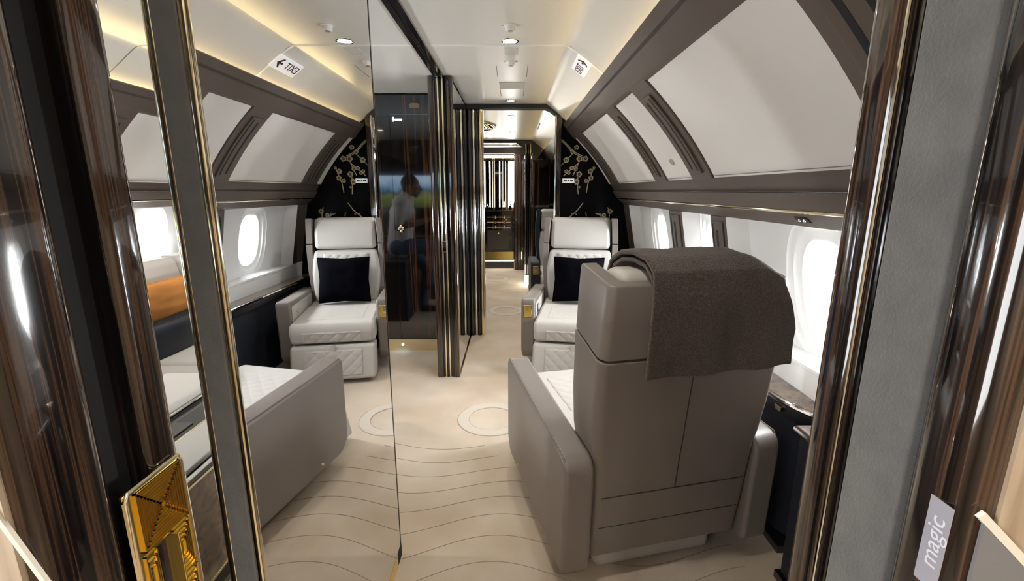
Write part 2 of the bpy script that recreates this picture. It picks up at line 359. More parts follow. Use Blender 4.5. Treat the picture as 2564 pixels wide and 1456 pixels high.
def side_wall(side, sgn, yend):
    W = struct('wall_' + side, 'curved white and taupe cabin side wall on the ' + side)
    X = lambda x: x if sgn > 0 else 2 * CX - x
    # cornice valance hiding the cove light
    C = [(0.468, 2.008), (0.478, 2.010), (0.505, 1.978), (0.512, 1.962), (0.522, 1.958), (0.566, 1.906), (0.572, 1.885), (0.66, 1.86), (0.66, 1.92), (0.60, 1.93), (0.545, 1.945), (0.51, 1.985), (0.485, 2.002)]
    obj('cornice', MB().prism(sx([(0.464, 2.003), (0.474, 2.012), (0.500, 1.985), (0.64, 1.93), (0.64, 1.88), (0.570, 1.884), (0.556, 1.894), (0.512, 1.950), (0.500, 1.958), (0.497, 1.966)], sgn), -1.4, YB, 'y'), brown, W)
    obj('cornice_step', MB().prism(sx([(0.494, 1.968), (0.500, 1.974), (0.506, 1.962), (0.500, 1.956)], sgn), -1.4, YB, 'y'), seamdark, W)
    obj('cove_light', B(X(0.535), X(0.600), -1.3, YB - 0.03, 1.972, 1.977), cove_m, W)
    # panels between struts
    ys = sorted([v for s_ in STR for v in s_]); edges = [-1.4] + ys + [YB]
    for i in range(0, len(edges) - 1, 2):
        if edges[i + 1] - edges[i] > 0.02:
            obj('side_panel', strip(0.0, 1.0, -0.02, 0.0, edges[i] + 0.003, edges[i + 1] - 0.003, sgn), white_panel, W)
    for (a, b) in STR:
        st = obj('strut', strip(-0.01, 1.0, -0.02, 0.010, a, b, sgn), brown, W, 0.003)
        wd = b - a; m_ = (a + b) / 2
        obj('vent_frame', strip(0.14, 0.93, 0.008, 0.022, m_ - wd * 0.27, m_ + wd * 0.27, sgn), brown, st, 0.004)
        obj('vent_slot', strip(0.19, 0.88, 0.0215, 0.0228, m_ + wd * 0.04, m_ + wd * 0.12, sgn), matblack, st)
        obj('vent_slot', strip(0.17, 0.90, 0.0215, 0.0228, m_ - wd * 0.20, m_ - wd * 0.14, sgn), matblack, st)
    pc = wp(0.80, 0.003); d_ = (PBm - PT).normalized()
    obj('panel_disc', MB().loft([[(X(pc[0] + d_.x * 0.020 * c_ * q), 2.52 + 0.030 * s_ * q, pc[1] + d_.z * 0.020 * c_ * q) for c_, s_ in [(math.cos(2 * PI * k / 20), math.sin(2 * PI * k / 20)) for k in range(20)]] for q in (1.0, 0.85)]), mat('disc_white', (0.66, 0.63, 0.58), 0.5), W)
    # ledge band at eye height
    obj('ledge_band', MB().prism(sx([(0.895, 1.482), (0.915, 1.486), (0.925, 1.472), (0.962, 1.415), (1.20, 1.415), (1.20, 1.50), (0.95, 1.50)], sgn), -1.4, YB), brown, W, 0.002)
    obj('ledge_band', MB().prism(sx([(0.945, 1.412), (0.985, 1.352), (1.20, 1.352), (1.20, 1.412)], sgn), -1.4, YB), brown, W, 0.003)
    obj('gold_trim', MB().tube([(X(0.992), 0.2, 1.347), (X(0.992), YB, 1.347)], 0.006, 8), goldp, W)
    obj('window_rail', MB().prism(sx([(0.995, 1.343), (1.055, 1.292), (1.20, 1.292), (1.20, 1.345)], sgn), -1.4, YB), brown, W, 0.002)
    for y in (1.62,):
        pl = obj('jack_plate', MB().prism(sx([(1.010, 1.326), (1.030, 1.309), (1.034, 1.313), (1.014, 1.330)], sgn), y - 0.035, y + 0.035), matblack, W)
        for k in (-1, 1): obj('button', MB().ball((X(1.019), y + k * 0.014, 1.317), 0.006, 6), chrome, pl)
    # window bays
    edges = [-1.4]
    for (a, b, c) in sorted(SECTIONS): edges += [a, b]
    edges += [YB]
    for i in range(0, len(edges), 2):
        a, b = edges[i], edges[i + 1]
        if b - a < 0.02: continue
        st = obj('window_post', MB().prism(sx([(xw(1.292), 1.292), (xw(0.745), 0.745), (1.30, 0.745), (1.30, 1.292)], sgn), a, b), brown if a > 0 else oak, W, 0.004)
        if 2 < a < 4:
            m_ = (a + b) / 2; wd = b - a
            def slat(o0, o1, u0, u1, z0, z1):
                return MB().prism(sx([(xw(z1) - o1, z1), (xw(z0) - o1, z0), (xw(z0) - o0, z0), (xw(z1) - o0, z1)], sgn), m_ + wd * u0, m_ + wd * u1)
            obj('vent_frame', slat(-0.002, 0.010, -0.33, 0.33, 0.80, 1.265), brown, st, 0.003)
            obj('vent_slot', slat(0.0095, 0.0108, -0.06, 0.06, 0.83, 1.22), matblack, st)
            obj('vent_slot', slat(0.0095, 0.0108, 0.22, 0.30, 0.82, 1.25), matblack, st)
    obj('sill_band', MB().prism(sx([(xw(0.745) - 0.004, 0.748), (1.175, 0.60), (1.36, 0.60), (1.36, 0.748)], sgn), 0.45, YB), liner, W, 0.004)
    obj('lower_lining', MB().prism(sx([(1.20, 0.60), (1.24, 0.0), (1.38, 0.0), (1.38, 0.60)], sgn), -1.4, YB), navy, W)
    return W
def window(k, sgn, a, b, yc):
    X = lambda x: x if sgn > 0 else 2 * CX - x
    side = 'right' if sgn > 0 else 'left'
    Wn = struct('window_%d' % k, 'oval cabin window in a white liner bay on the %s wall' % side)
    z0, z1, dp = 0.748, 1.290, 0.075
    def xo(z): return xw(z) + dp
    n = 64; zc = 1.035
    # liner: radial mesh from the bay rectangle to the oval opening
    a2, b2 = a + 0.075, b - 0.075
    def rectpt(k_):
        t = 2 * PI * k_ / n; c, s_ = math.cos(t), math.sin(t)
        hy0, hy1, hz0, hz1 = yc - a2, b2 - yc, zc - z0, z1 - zc
        ky = (hy1 if c > 0 else hy0) / max(abs(c), 1e-6); kz = (hz1 if s_ > 0 else hz0) / max(abs(s_), 1e-6)
        m_ = min(ky, kz)
        for qy, qz in ((hy1, hz1), (-hy0, hz1), (-hy0, -hz0), (hy1, -hz0)):          # snap the nearest spoke to each corner
            ka = (math.atan2(qz, qy) / (2 * PI) * n) % n
            if round(ka) % n == k_: return (qy, qz)
        return (c * m_, s_ * m_)
    rings = []
    prof = [(1.80, 0.0), (1.72, 0.010), (1.55, 0.014), (1.47, 0.026), (1.28, 0.032), (1.16, 0.060), (1.0, 0.118)]
    L0 = []
    for k_ in range(n):
        p = rectpt(k_); L0.append((X(xo(zc + p[1])), yc + p[0], zc + p[1]))
    rings.append(L0)
    for sc, dd in prof:
        l = []
        for k_ in range(n):
            p = superoval(0.110, 0.160, k_, n); rp = rectpt(k_)
            py = math.copysign(min(abs(p[0] * sc), abs(rp[0]) * 0.97 + 1e-4), p[0]); pz = math.copysign(min(abs(p[1] * sc), abs(rp[1]) * 0.97 + 1e-4), p[1])
            l.append((X(xo(zc + pz) + dd), yc + py, zc + pz))
        rings.append(l)
    obj('liner', MB().loft(rings, cap=False), liner, Wn)
    pn = []
    for dx in (0.112, 0.117):
        pn.append([(X(xo(zc + superoval(0.114, 0.164, k_, n)[1]) + dx), yc + superoval(0.114, 0.164, k_, n)[0], zc + superoval(0.114, 0.164, k_, n)[1]) for k_ in range(n)])
    obj('pane', MB().loft(pn), pane_m, Wn)
    # reveals (angled sides, sill, head)
    def quad(p, q, r, s_): return MB().add([p, q, r, s_], [(0, 1, 2, 3)])
    P = lambda y, z, d: (X(xw(z) + d), y, z)
    for ya, yb in ((a, a2), (b, b2)):
        sgy = 1 if yb > ya else -1
        obj('reveal', MB().add([P(ya, z0, 0), P(yb, z0, dp), P(yb, z1, dp), P(ya, z1, 0), P(ya - sgy * 0.01, z0, 0.02), P(yb, z0, dp + 0.02), P(yb, z1, dp + 0.02), P(ya - sgy * 0.01, z1, 0.02)],
            [(0, 1, 2, 3), (7, 6, 5, 4), (0, 3, 7, 4), (1, 5, 6, 2), (0, 4, 5, 1), (3, 2, 6, 7)]), liner, Wn)
    obj('sill', MB().prism([(X(xw(z0) - 0.012), z0 + 0.004), (X(xw(z0) + dp + 0.02), z0 + 0.016), (X(xw(z0) + dp + 0.02), z0 - 0.01), (X(xw(z0) - 0.012), z0 - 0.012)], a, b), liner, Wn, 0.003)
    return Wn
side_wall('right', 1, YB); side_wall('left', -1, YB)
k = 1
for sgn in (1, -1):
    for (a, b, yc) in SECTIONS:
        window(k, sgn, a, b, yc); k += 1
# outer hull between bays keeps daylight to the windows
for sgn, nm in ((1, 'right'), (-1, 'left')):
    X = lambda x: x if sgn > 0 else 2 * CX - x
    H_ = MB()
    ed = [-1.4]
    for (a, b, c) in sorted(SECTIONS): ed += [a - 0.02, b + 0.02]
    ed += [8.6]
    for i in range(0, len(ed), 2): H_.box(min(X(1.32), X(1.36)), max(X(1.32), X(1.36)), ed[i], ed[i + 1], 0.0, CEIL + 0.08)
    for i in range(1, len(ed) - 1, 2):
        H_.box(min(X(1.32), X(1.36)), max(X(1.32), X(1.36)), ed[i], ed[i + 1], 0, 0.78); H_.box(min(X(1.32), X(1.36)), max(X(1.32), X(1.36)), ed[i], ed[i + 1], 1.30, CEIL + 0.08)
    h = obj('wall_hull_' + nm, H_, matblack, None, smooth=False); h['kind'] = 'structure'; h['label'] = 'dark outer hull behind the %s cabin wall' % nm

# ================================================================ near doorway (door_1)
D = struct('door_1', 'glossy ebony doorway the camera looks through')
def colz(name, poly, m, parent, z0=0.0, z1=CEIL, bev=0.0): return obj(name, MB().prism(poly, z0, z1, 'z'), m, parent, bev, 3)
def rrect(x0, x1, y0, y1, r, n=5):
    P = []
    for cx, cy, a0 in ((x1 - r, y1 - r, 0), (x0 + r, y1 - r, PI / 2), (x0 + r, y0 + r, PI), (x1 - r, y0 + r, 1.5 * PI)):
        for k in range(n + 1):
            a = a0 + PI / 2 * k / n; P.append((cx + r * math.cos(a), cy + r * math.sin(a)))
    return P
# right jamb
colz('jamb_edge', rrect(0.3225, 0.42, 0.4165, 0.458, 0.013), ebony, D)
obj('jamb_bead', MB().tube([(0.3255, 0.4155, 0), (0.3255, 0.4155, CEIL)], 0.0016, 8), chrome, D)
colz('jamb_groove', rrect(0.333, 0.42, 0.3985, 0.418, 0.001), ebony_dark, D)
colz('felt_strip', rrect(0.326, 0.42, 0.338, 0.400, 0.002), felt, D)
colz('jamb_column', rrect(0.3215, 0.46, 0.284, 0.3385, 0.020), ebony, D)
# left jamb
colz('jamb_edge', rrect(-0.46, -0.369, 0.4165, 0.458, 0.010), ebony, D)
colz('jamb_channel', rrect(-0.46, -0.392, 0.372, 0.4175, 0.001), matblack, D)
colz('jamb_column', rrect(-0.50, -0.367, 0.299, 0.3765, 0.018), ebony, D)
# wall halves carrying the jambs
for x0, x1, nm in ((0.42, 1.40, 'right'), (-2.9, -0.455, 'left')):
    Wf = struct('wall_forward_' + nm, 'forward bulkhead %s of the near doorway' % nm)
    obj('core', B(x0, x1, 0.302, 0.452, 0, CEIL), ebony_dark, Wf)
    f0, f1 = (0.335, 1.40) if nm == 'right' else (-2.9, -0.378)
    fy = 0.281 if nm == 'right' else 0.296
    obj('oak_facing', B(max(f0, 0.345) if nm == 'right' else f0, f1, fy, 0.303, 0, CEIL), oak, Wf)
    def dia(p, q, wd, y0, y1):
        p, q = Vector(p), Vector(q); nn = Vector((-(q - p).y, (q - p).x)).normalized() * wd / 2
        return MB().prism([tuple(p + nn), tuple(q + nn), tuple(q - nn), tuple(p - nn)], y0, y1)
    if nm == 'right':
        obj('inlay_strip', dia((0.33, 1.197), (0.75, 0.79), 0.006, fy - 0.0022, fy + 0.001), inlay, Wf)
        obj('grey_panel', MB().prism([(0.334, 1.192), (0.75, 0.785), (0.75, 0.3), (0.334, 0.3)], fy - 0.0016, fy + 0.001), inlay_grey, Wf)
    else:
        obj('inlay_strip', dia((-0.345, 1.09), (-0.60, 1.73), 0.004, fy - 0.0022, fy + 0.001), inlay, Wf)
# gold pull latch in the left jamb
la = thing('door_latch', 'gold pull latch plate with nested engraved frames on left jamb', 'latch', (-0.366, 0.414, 1.138))
obj('plate', B(-0.004, 0.001, -0.0385, 0.0385, -0.36, 0.0), gold, la, 0.002)
def frames(mb, yc, zc, hy, hz, n, st, x0, x1, th=0.0011):
    for k in range(n):
        a, b = hy - k * st, hz - k * st * hz / hy
        if a < 0.002 or b < 0.002: break
        mb.box(x0, x1, yc - a, yc - a + th, zc - b, zc + b); mb.box(x0, x1, yc + a - th, yc + a, zc - b, zc + b)
        mb.box(x0, x1, yc - a, yc + a, zc + b - th, zc + b); mb.box(x0, x1, yc - a, yc + a, zc - b, zc - b + th)
fr = MB(); frames(fr, 0.002, -0.037, 0.030, 0.033, 9, 0.0033, 0.0005, 0.0040, 0.0015)
frames(fr, 0.020, -0.105, 0.0115, 0.030, 6, 0.0020, 0.0005, 0.0028); frames(fr, -0.021, -0.105, 0.0075, 0.030, 4, 0.0020, 0.0005, 0.0028)
frames(fr, 0.020, -0.185, 0.0115, 0.045, 6, 0.0020, 0.0005, 0.0028); frames(fr, -0.021, -0.185, 0.0075, 0.045, 4, 0.0020, 0.0005, 0.0028)
obj('engraved_frames', fr, gold, la, smooth=False)
obj('rim', MB().tube([(0.0005, y, z) for y, z in [(-0.037, -0.36), (-0.037, -0.006), (-0.033, -0.001), (0.031, -0.001), (0.0365, -0.007), (0.0375, -0.36)]], 0.003, 8), goldp, la)
obj('pull_slot', B(0.0008, 0.0022, -0.0115, 0.0065, -0.30, -0.076), ebony, la)
obj('pull_bar', B(0.001, 0.010, 0.0065, 0.0085, -0.30, -0.076), gold, la, 0.0008)
# reflection in the right jamb column, put in as a pale lettered plate
st = thing('jamb_reflection', 'pale painted reflection with white lettering on right jamb', 'painted_reflection', (0.3213, 0.300, 1.165))
obj('refl_plate', B(-0.0006, 0.0004, -0.0105, 0.0075, -0.045, 0.028), refl_plate, st)
Mt = Matrix(((0, 0, -1, -0.0009), (0, 1, 0, -0.002), (1, 0, 0, -0.008), (0, 0, 0, 1)))
Mt = Matrix(((0, 0, -1), (0, 1, 0), (1, 0, 0))).to_4x4(); Mt.translation = Vector((-0.0009, -0.0015, -0.006))
text('lettering', 'magic', 0.019, refl_text, st, Mt, 0.0001)

# ================================================================ vestibule behind the camera
V = struct('wall_vestibule', 'oak lined vestibule around and behind the camera')
obj('oak_wall', B(-1.15, 1.15, -1.40, -1.36, 0, CEIL), oak, V)
obj('oak_wall', B(1.05, 1.09, -1.36, 0.281, 0, CEIL), oak, V)
dw = B(-1.09, -1.05, -1.36, -0.95, 0, CEIL); dw.box(-1.09, -1.05, -0.25, 0.296, 0, CEIL); dw.box(-1.09, -1.05, -0.95, -0.25, 0, 0.7); dw.box(-1.09, -1.05, -0.95, -0.25, 1.75, CEIL)
obj('door_wall', dw, oak, V)
obj('service_door_pane', B(-1.08, -1.07, -0.95, -0.25, 0.7, 1.75), mat('daylit_pane', (1, 1, 1), 0.4, emit=((0.95, 0.98, 1.0), 4.0)), V)
downlight(0.24, -0.6, 'added unseen ceiling downlight in the vestibule behind the camera', 30)  # added lamp out of view, placed to brighten the jambs and the felt end

# ================================================================ mirror partition and aisle track
MX = -0.44
mp = thing('mirror_partition', 'tall mirror clad partition with grey felt end beside the aisle', 'partition')
obj('core', B(MX - 0.056, MX - 0.004, 0.692, 1.545, 0.05, CEIL - 0.006), ebony_dark, mp)
obj('mirror_face', B(MX - 0.004, MX, 0.690, 1.548, 0.05, CEIL - 0.006), mirror, mp, smooth=False)
obj('felt_end', B(MX - 0.047, MX - 0.011, 0.678, 0.694, 0.0, CEIL - 0.002), felt_pale, mp, 0.002)
for x, rr, m_ in ((MX - 0.052, 0.0085, goldp), (MX - 0.005, 0.0075, goldp)):
    obj('edge_trim', MB().tube([(x, 0.686, 0), (x, 0.686, CEIL - 0.002)], rr, 12), m_, mp)
obj('edge_trim', B(MX - 0.058, MX + 0.0015, 1.545, 1.553, 0.05, CEIL - 0.004), black, mp, 0.001)
obj('foot', B(MX - 0.05, MX + 0.001, 1.50, 1.556, 0.0, 0.052), matblack, mp)
obj('base_rail', B(MX - 0.056, MX + 0.001, 0.69, 1.50, 0.0, 0.05), gold, mp, 0.002)
tk = thing('ceiling_track', 'black sliding door track on the ceiling left of the downlights', 'track')
obj('rail', B(-0.528, -0.500, 1.553, 3.32, CEIL - 0.014, CEIL + 0.001), black, tk, 0.002)
obj('rail', B(-0.486, -0.458, 1.553, 3.32, CEIL - 0.014, CEIL + 0.001), black, tk, 0.002)
obj('groove', B(-0.500, -0.486, 1.553, 3.32, CEIL - 0.004, CEIL + 0.001), matblack, tk)

# far partition post with gold strips, mirror towards the aisle
fp = thing('far_partition', 'ebony partition post with two gold strips beside the aisle', 'partition')
PX0, PX1 = -0.575, -0.405
obj('core', B(PX0 + 0.01, PX1 - 0.006, 3.36, YB - 0.05, 0.0, CEIL - 0.005), ebony_dark, fp)
obj('mirror_face', B(PX1 - 0.006, PX1 - 0.002, 3.365, YB - 0.05, 0.02, CEIL - 0.03), mirror, fp, smooth=False)
obj('base_strip', B(PX1 - 0.006, PX1 + 0.006, 3.365, YB - 0.05, 0.0, 0.02), goldp, fp)
obj('top_strip', B(PX1 - 0.008, PX1 + 0.004, 3.36, YB - 0.05, CEIL - 0.03, CEIL - 0.003), black, fp)
colz('post_column', rrect(PX0, PX0 + 0.048, 3.318, 3.372, 0.012), ebony, fp, 0, CEIL - 0.004)
colz('post_column', rrect(PX1 - 0.044, PX1, 3.318, 3.372, 0.012), ebony, fp, 0, CEIL - 0.004)
colz('post_back', rrect(PX0 + 0.04, PX1 - 0.036, 3.335, 3.37, 0.001), black, fp, 0, CEIL - 0.004)
for x in (PX0 + 0.068, PX0 + 0.098):
    obj('gold_strip', MB().tube([(x, 3.330, 0), (x, 3.330, CEIL - 0.004)], 0.008, 12), goldp, fp)
obj('centre_fin', B(PX0 + 0.079, PX0 + 0.087, 3.322, 3.34, 0, CEIL - 0.004), black, fp, 0.001)
obj('lock_plate', B(PX0 + 0.068, PX0 + 0.098, 3.315, 3.324, 0.98, 1.06), chrome, fp, 0.002)

# ================================================================ aft bulkhead with doorway (door_2)
D2 = struct('door_2', 'dark framed doorway in the floral bulkhead')
for (x, r, m_) in [(-0.432, 0.018, goldp), (-0.392, 0.022, black), (-0.352, 0.014, chrome), (-0.322, 0.016, black), (-0.288, 0.018, goldp), (-0.266, 0.007, chrome)]:
    obj('jamb_rod', MB().tube([(x, 4.385, 0), (x, 4.385, 2.135)], r, 16), m_, D2)
obj('jamb_back', B(-0.455, -0.262, 4.395, 4.47, 0, CEIL), ebony_dark, D2)
HD = [(-0.46, 2.140), (0.300, 2.140), (0.345, 2.125), (0.43, 2.062), (0.452, 2.082), (0.362, 2.152), (0.31, 2.178), (-0.46, 2.178)]
obj('header', MB().prism(HD, 4.355, 4.47), matblack, D2, 0.002)
obj('jamb_rod', MB().tube([(0.402, 4.375, 0), (0.402, 4.375, 2.085)], 0.010, 12), chrome, D2)
obj('jamb_board', B(0.405, 0.452, 4.365, 4.47, 0, 2.07), ebony, D2, 0.004)
WA = struct('wall_aft', 'black floral bulkhead at the aft end of the cabin')
obj('silk_panel', B(0.45, 1.22, 4.392, 4.41, 0, 2.15), panel_black, WA)
obj('core', B(0.45, 1.40, 4.41, 4.47, 0, CEIL + 0.05), ebony_dark, WA)
obj('core', B(-2.95, -0.45, 4.41, 4.47, 0, CEIL + 0.05), ebony_dark, WA)
# embroidered blossoms, laid out on the panel face
def zp(x, y):
    p = atY(1300 + x / 6.33, 330 + y / 6.33, 4.39); return (p.x, p.z)
FY = 4.388
br = [[(600, 105), (680, 130), (760, 200), (830, 280), (900, 335), (1000, 385)], [(600, 122), (672, 148), (750, 220), (818, 300), (890, 355), (985, 400)],
      [(950, 490), (830, 590), (700, 705)], [(940, 500), (890, 620), (850, 700)], [(930, 720), (925, 860), (935, 990)], [(1180, 570), (1140, 690), (1090, 820), (1065, 970)],
      [(1010, 1130), (930, 1240), (830, 1330), (700, 1420)], [(1055, 1280), (1065, 1340)], [(1400, 1200), (1430, 1260), (1425, 1420)], [(1210, 1295), (1290, 1330), (1330, 1400)]]
bm_ = thing('blossom_embroidery', 'gold blossom branch embroidered on the black bulkhead panel', 'embroidery')
for b in br:
    obj('branch', MB().tube([(zp(*p)[0], FY, zp(*p)[1]) for p in b], 0.0042, 6), floral, bm_)
obj('branch', MB().tube([(zp(*p)[0], FY, zp(*p)[1]) for p in [(585, 610), (700, 500), (850, 350)]], 0.005, 6), floral2, bm_)
def blossom(x, z, r, rot):
    o = MB(); n = 60
    out = [(x + r * (0.80 + 0.22 * abs(math.cos(2.5 * (a - rot)))) * math.cos(a), z + r * (0.80 + 0.22 * abs(math.cos(2.5 * (a - rot)))) * math.sin(a)) for a in [2 * PI * k / n for k in range(n)]]
    o.prism(out, FY - 0.003, FY + 0.003)
    fl_ = obj('flower', o, floral, bm_)
    i = MB(); inn = [(x + r * 0.52 * (0.72 + 0.3 * abs(math.cos(2.5 * (a - rot)))) * math.cos(a), z + r * 0.52 * (0.72 + 0.3 * abs(math.cos(2.5 * (a - rot)))) * math.sin(a)) for a in [2 * PI * k / 40 for k in range(40)]]
    i.prism(inn, FY - 0.0038, FY); obj('heart', i, floral_dark, fl_)
    i = MB().lathe([(r * 0.16, -0.002), (r * 0.16, 0.001)], (x, FY - 0.0035, z), 'y', 10); obj('stamen', i, floral, fl_)
for (x, y, r) in [(745, 450, 45), (910, 250, 38), (955, 430, 48), (1050, 430, 45), (830, 580, 33), (895, 590, 33), (745, 630, 30), (785, 655, 28), (950, 675, 45), (910, 795, 44), (955, 880, 18), (1125, 630, 40), (1135, 735, 40), (1060, 780, 32), (1185, 575, 22), (1440, 1265, 40), (1340, 1325, 34), (1275, 1305, 18), (845, 320, 33), (838, 1310, 18), (900, 1305, 16)]:
    p = zp(x, y); blossom(p[0], p[1], r / 6.33 / FPX * 4.3, random.uniform(0, 1))
lb = thing('seat_label', 'small white placard with dark print on the black floral panel', 'placard', (0.526, 4.388, 1.508))
obj('plate', B(-0.055, 0.055, -0.004, 0.003, -0.020, 0.020), sign_white, lb, 0.001)
for x0, x1 in ((-0.042, -0.014), (-0.005, 0.006), (0.016, 0.044)):
    obj('print', B(x0, x1, -0.0048, -0.0035, -0.007, 0.006), seamdark, lb)

# ================================================================ ebony cabinet seen past the mirror
cb = thing('ebony_cabinet', 'tall glossy dark ebony cabinet with gold kickplate beyond the mirror', 'cabinet', (-1.25, 3.9, 0))
obj('body', B(-0.64, 0.655, 0.012, 0.49, 0.125, 2.168), ebony_dark, cb)
obj('fascia', B(-0.64, 0.655, 0.0, 0.02, 2.020, 2.168), ebony_dark, cb)
obj('side_stile', B(-0.64, 0.2575, 0.0, 0.02, 0.125, 2.018), ebony_dark, cb)
dr = obj('cabinet_door', B(0.2605, 0.655, 0.0, 0.02, 0.128, 2.0165), ebony_dark, cb)
kn = MB()
for dx, dz in ((-0.016, 0), (0.016, 0.004), (0.0, 0.02), (0.004, -0.02)): kn.ball((0.312 + dx, -0.012, 1.102 + dz), 0.014, 8, (1, 0.6, 1))
obj('flower_knob', kn, goldp, dr)
kp = obj('kick_plate', B(-0.64, 0.655, 0.03, 0.05, 0.0, 0.124), goldp, cb)
obj('kick_led', MB().ball((0.263, 0.026, 0.058), 0.010, 8), blue_led, kp)
obj('rail', B(-0.64, 0.655, -0.003, 0.022, 0.118, 0.128), black, cb)
obj('name_plate', MB().prism([(0.464 + x, 2.085 + z) for x, z in rrect(-0.042, 0.042, -0.018, 0.018, 0.0175)], -0.003, 0.003), bronze, cb)
bl = MB(); bl.ball((0.290, -0.002, 1.981), 0.016, 8, (0.6, 0.25, 1.15))
for x in (0.312, 0.326, 0.340, 0.352): bl.ball((x, -0.002, 1.977), 0.010, 8, (1.0, 0.3, 0.85))
obj('lit_sign', bl, blob_white, dr)

# ================================================================ armchair
def rounded(poly, r=0.03, n=4):
    out = []; m = len(poly)
    for i in range(m):
        p0, p, p1 = Vector(poly[i - 1]), Vector(poly[i]), Vector(poly[(i + 1) % m])
        rr = r[i] if isinstance(r, (list, tuple)) else r
        a = p + (p0 - p).normalized() * min(rr, (p0 - p).length * 0.49); b = p + (p1 - p).normalized() * min(rr, (p1 - p).length * 0.49)
        for k in range(n + 1):
            t = k / n; out.append(tuple(a * (1 - t) ** 2 + p * 2 * t * (1 - t) + b * t * t))
    return out
def ushell(levels, th=0.052, n=6):
    loops = []
    for (z, hw, yr, yf, dz) in levels:
        def path(h, r_, f, rc):
            P = [(-h, f)]
            for k in range(n + 1):
                a = PI + PI / 2 * k / n; P.append((-h + rc + rc * math.cos(a), r_ + rc + rc * math.sin(a)))
            for k in range(n + 1):
                a = 1.5 * PI + PI / 2 * k / n; P.append((h - rc + rc * math.cos(a), r_ + rc + rc * math.sin(a)))
            P.append((h, f)); return P
        o = path(hw, yr, yf, 0.034); i = path(hw - th, yr + 0.036, yf, 0.02)
        loops.append([(x, y, z + dz * (y - yr)) for x, y in o] + [(x, y, z + dz * (y - yr)) for x, y in i[::-1]])
    return MB().loft(loops)
def quilt(w_, h_, nx, ny, fn, bulge=0.006, nu=72, nv=44):
    """diamond quilted pad in a w x h plane mapped by fn(u, v, d)"""
    def f(i, j):
        u, v = (i - 0.5) * w_, (j - 0.5) * h_
        a = i * nx + j * ny; b = i * nx - j * ny
        d = bulge * (abs(math.sin(PI * a)) ** 0.45 * abs(math.sin(PI * b)) ** 0.45)
        e = min(i, 1 - i) * w_; g = min(j, 1 - j) * h_; ed = min(1, min(e, g) / 0.008)
        return fn(u, v, d * ed + (0.0012 if ed > 0.9 else -0.003 * (1 - ed)))
    return MB().grid(f, nu, nv)
def box_y(x0, x1, levels):
    """box whose y range varies with z: levels (z, y0, y1)"""
    return MB().loft([[(x0, a, z), (x1, a, z), (x1, b, z), (x0, b, z)] for z, a, b in levels])
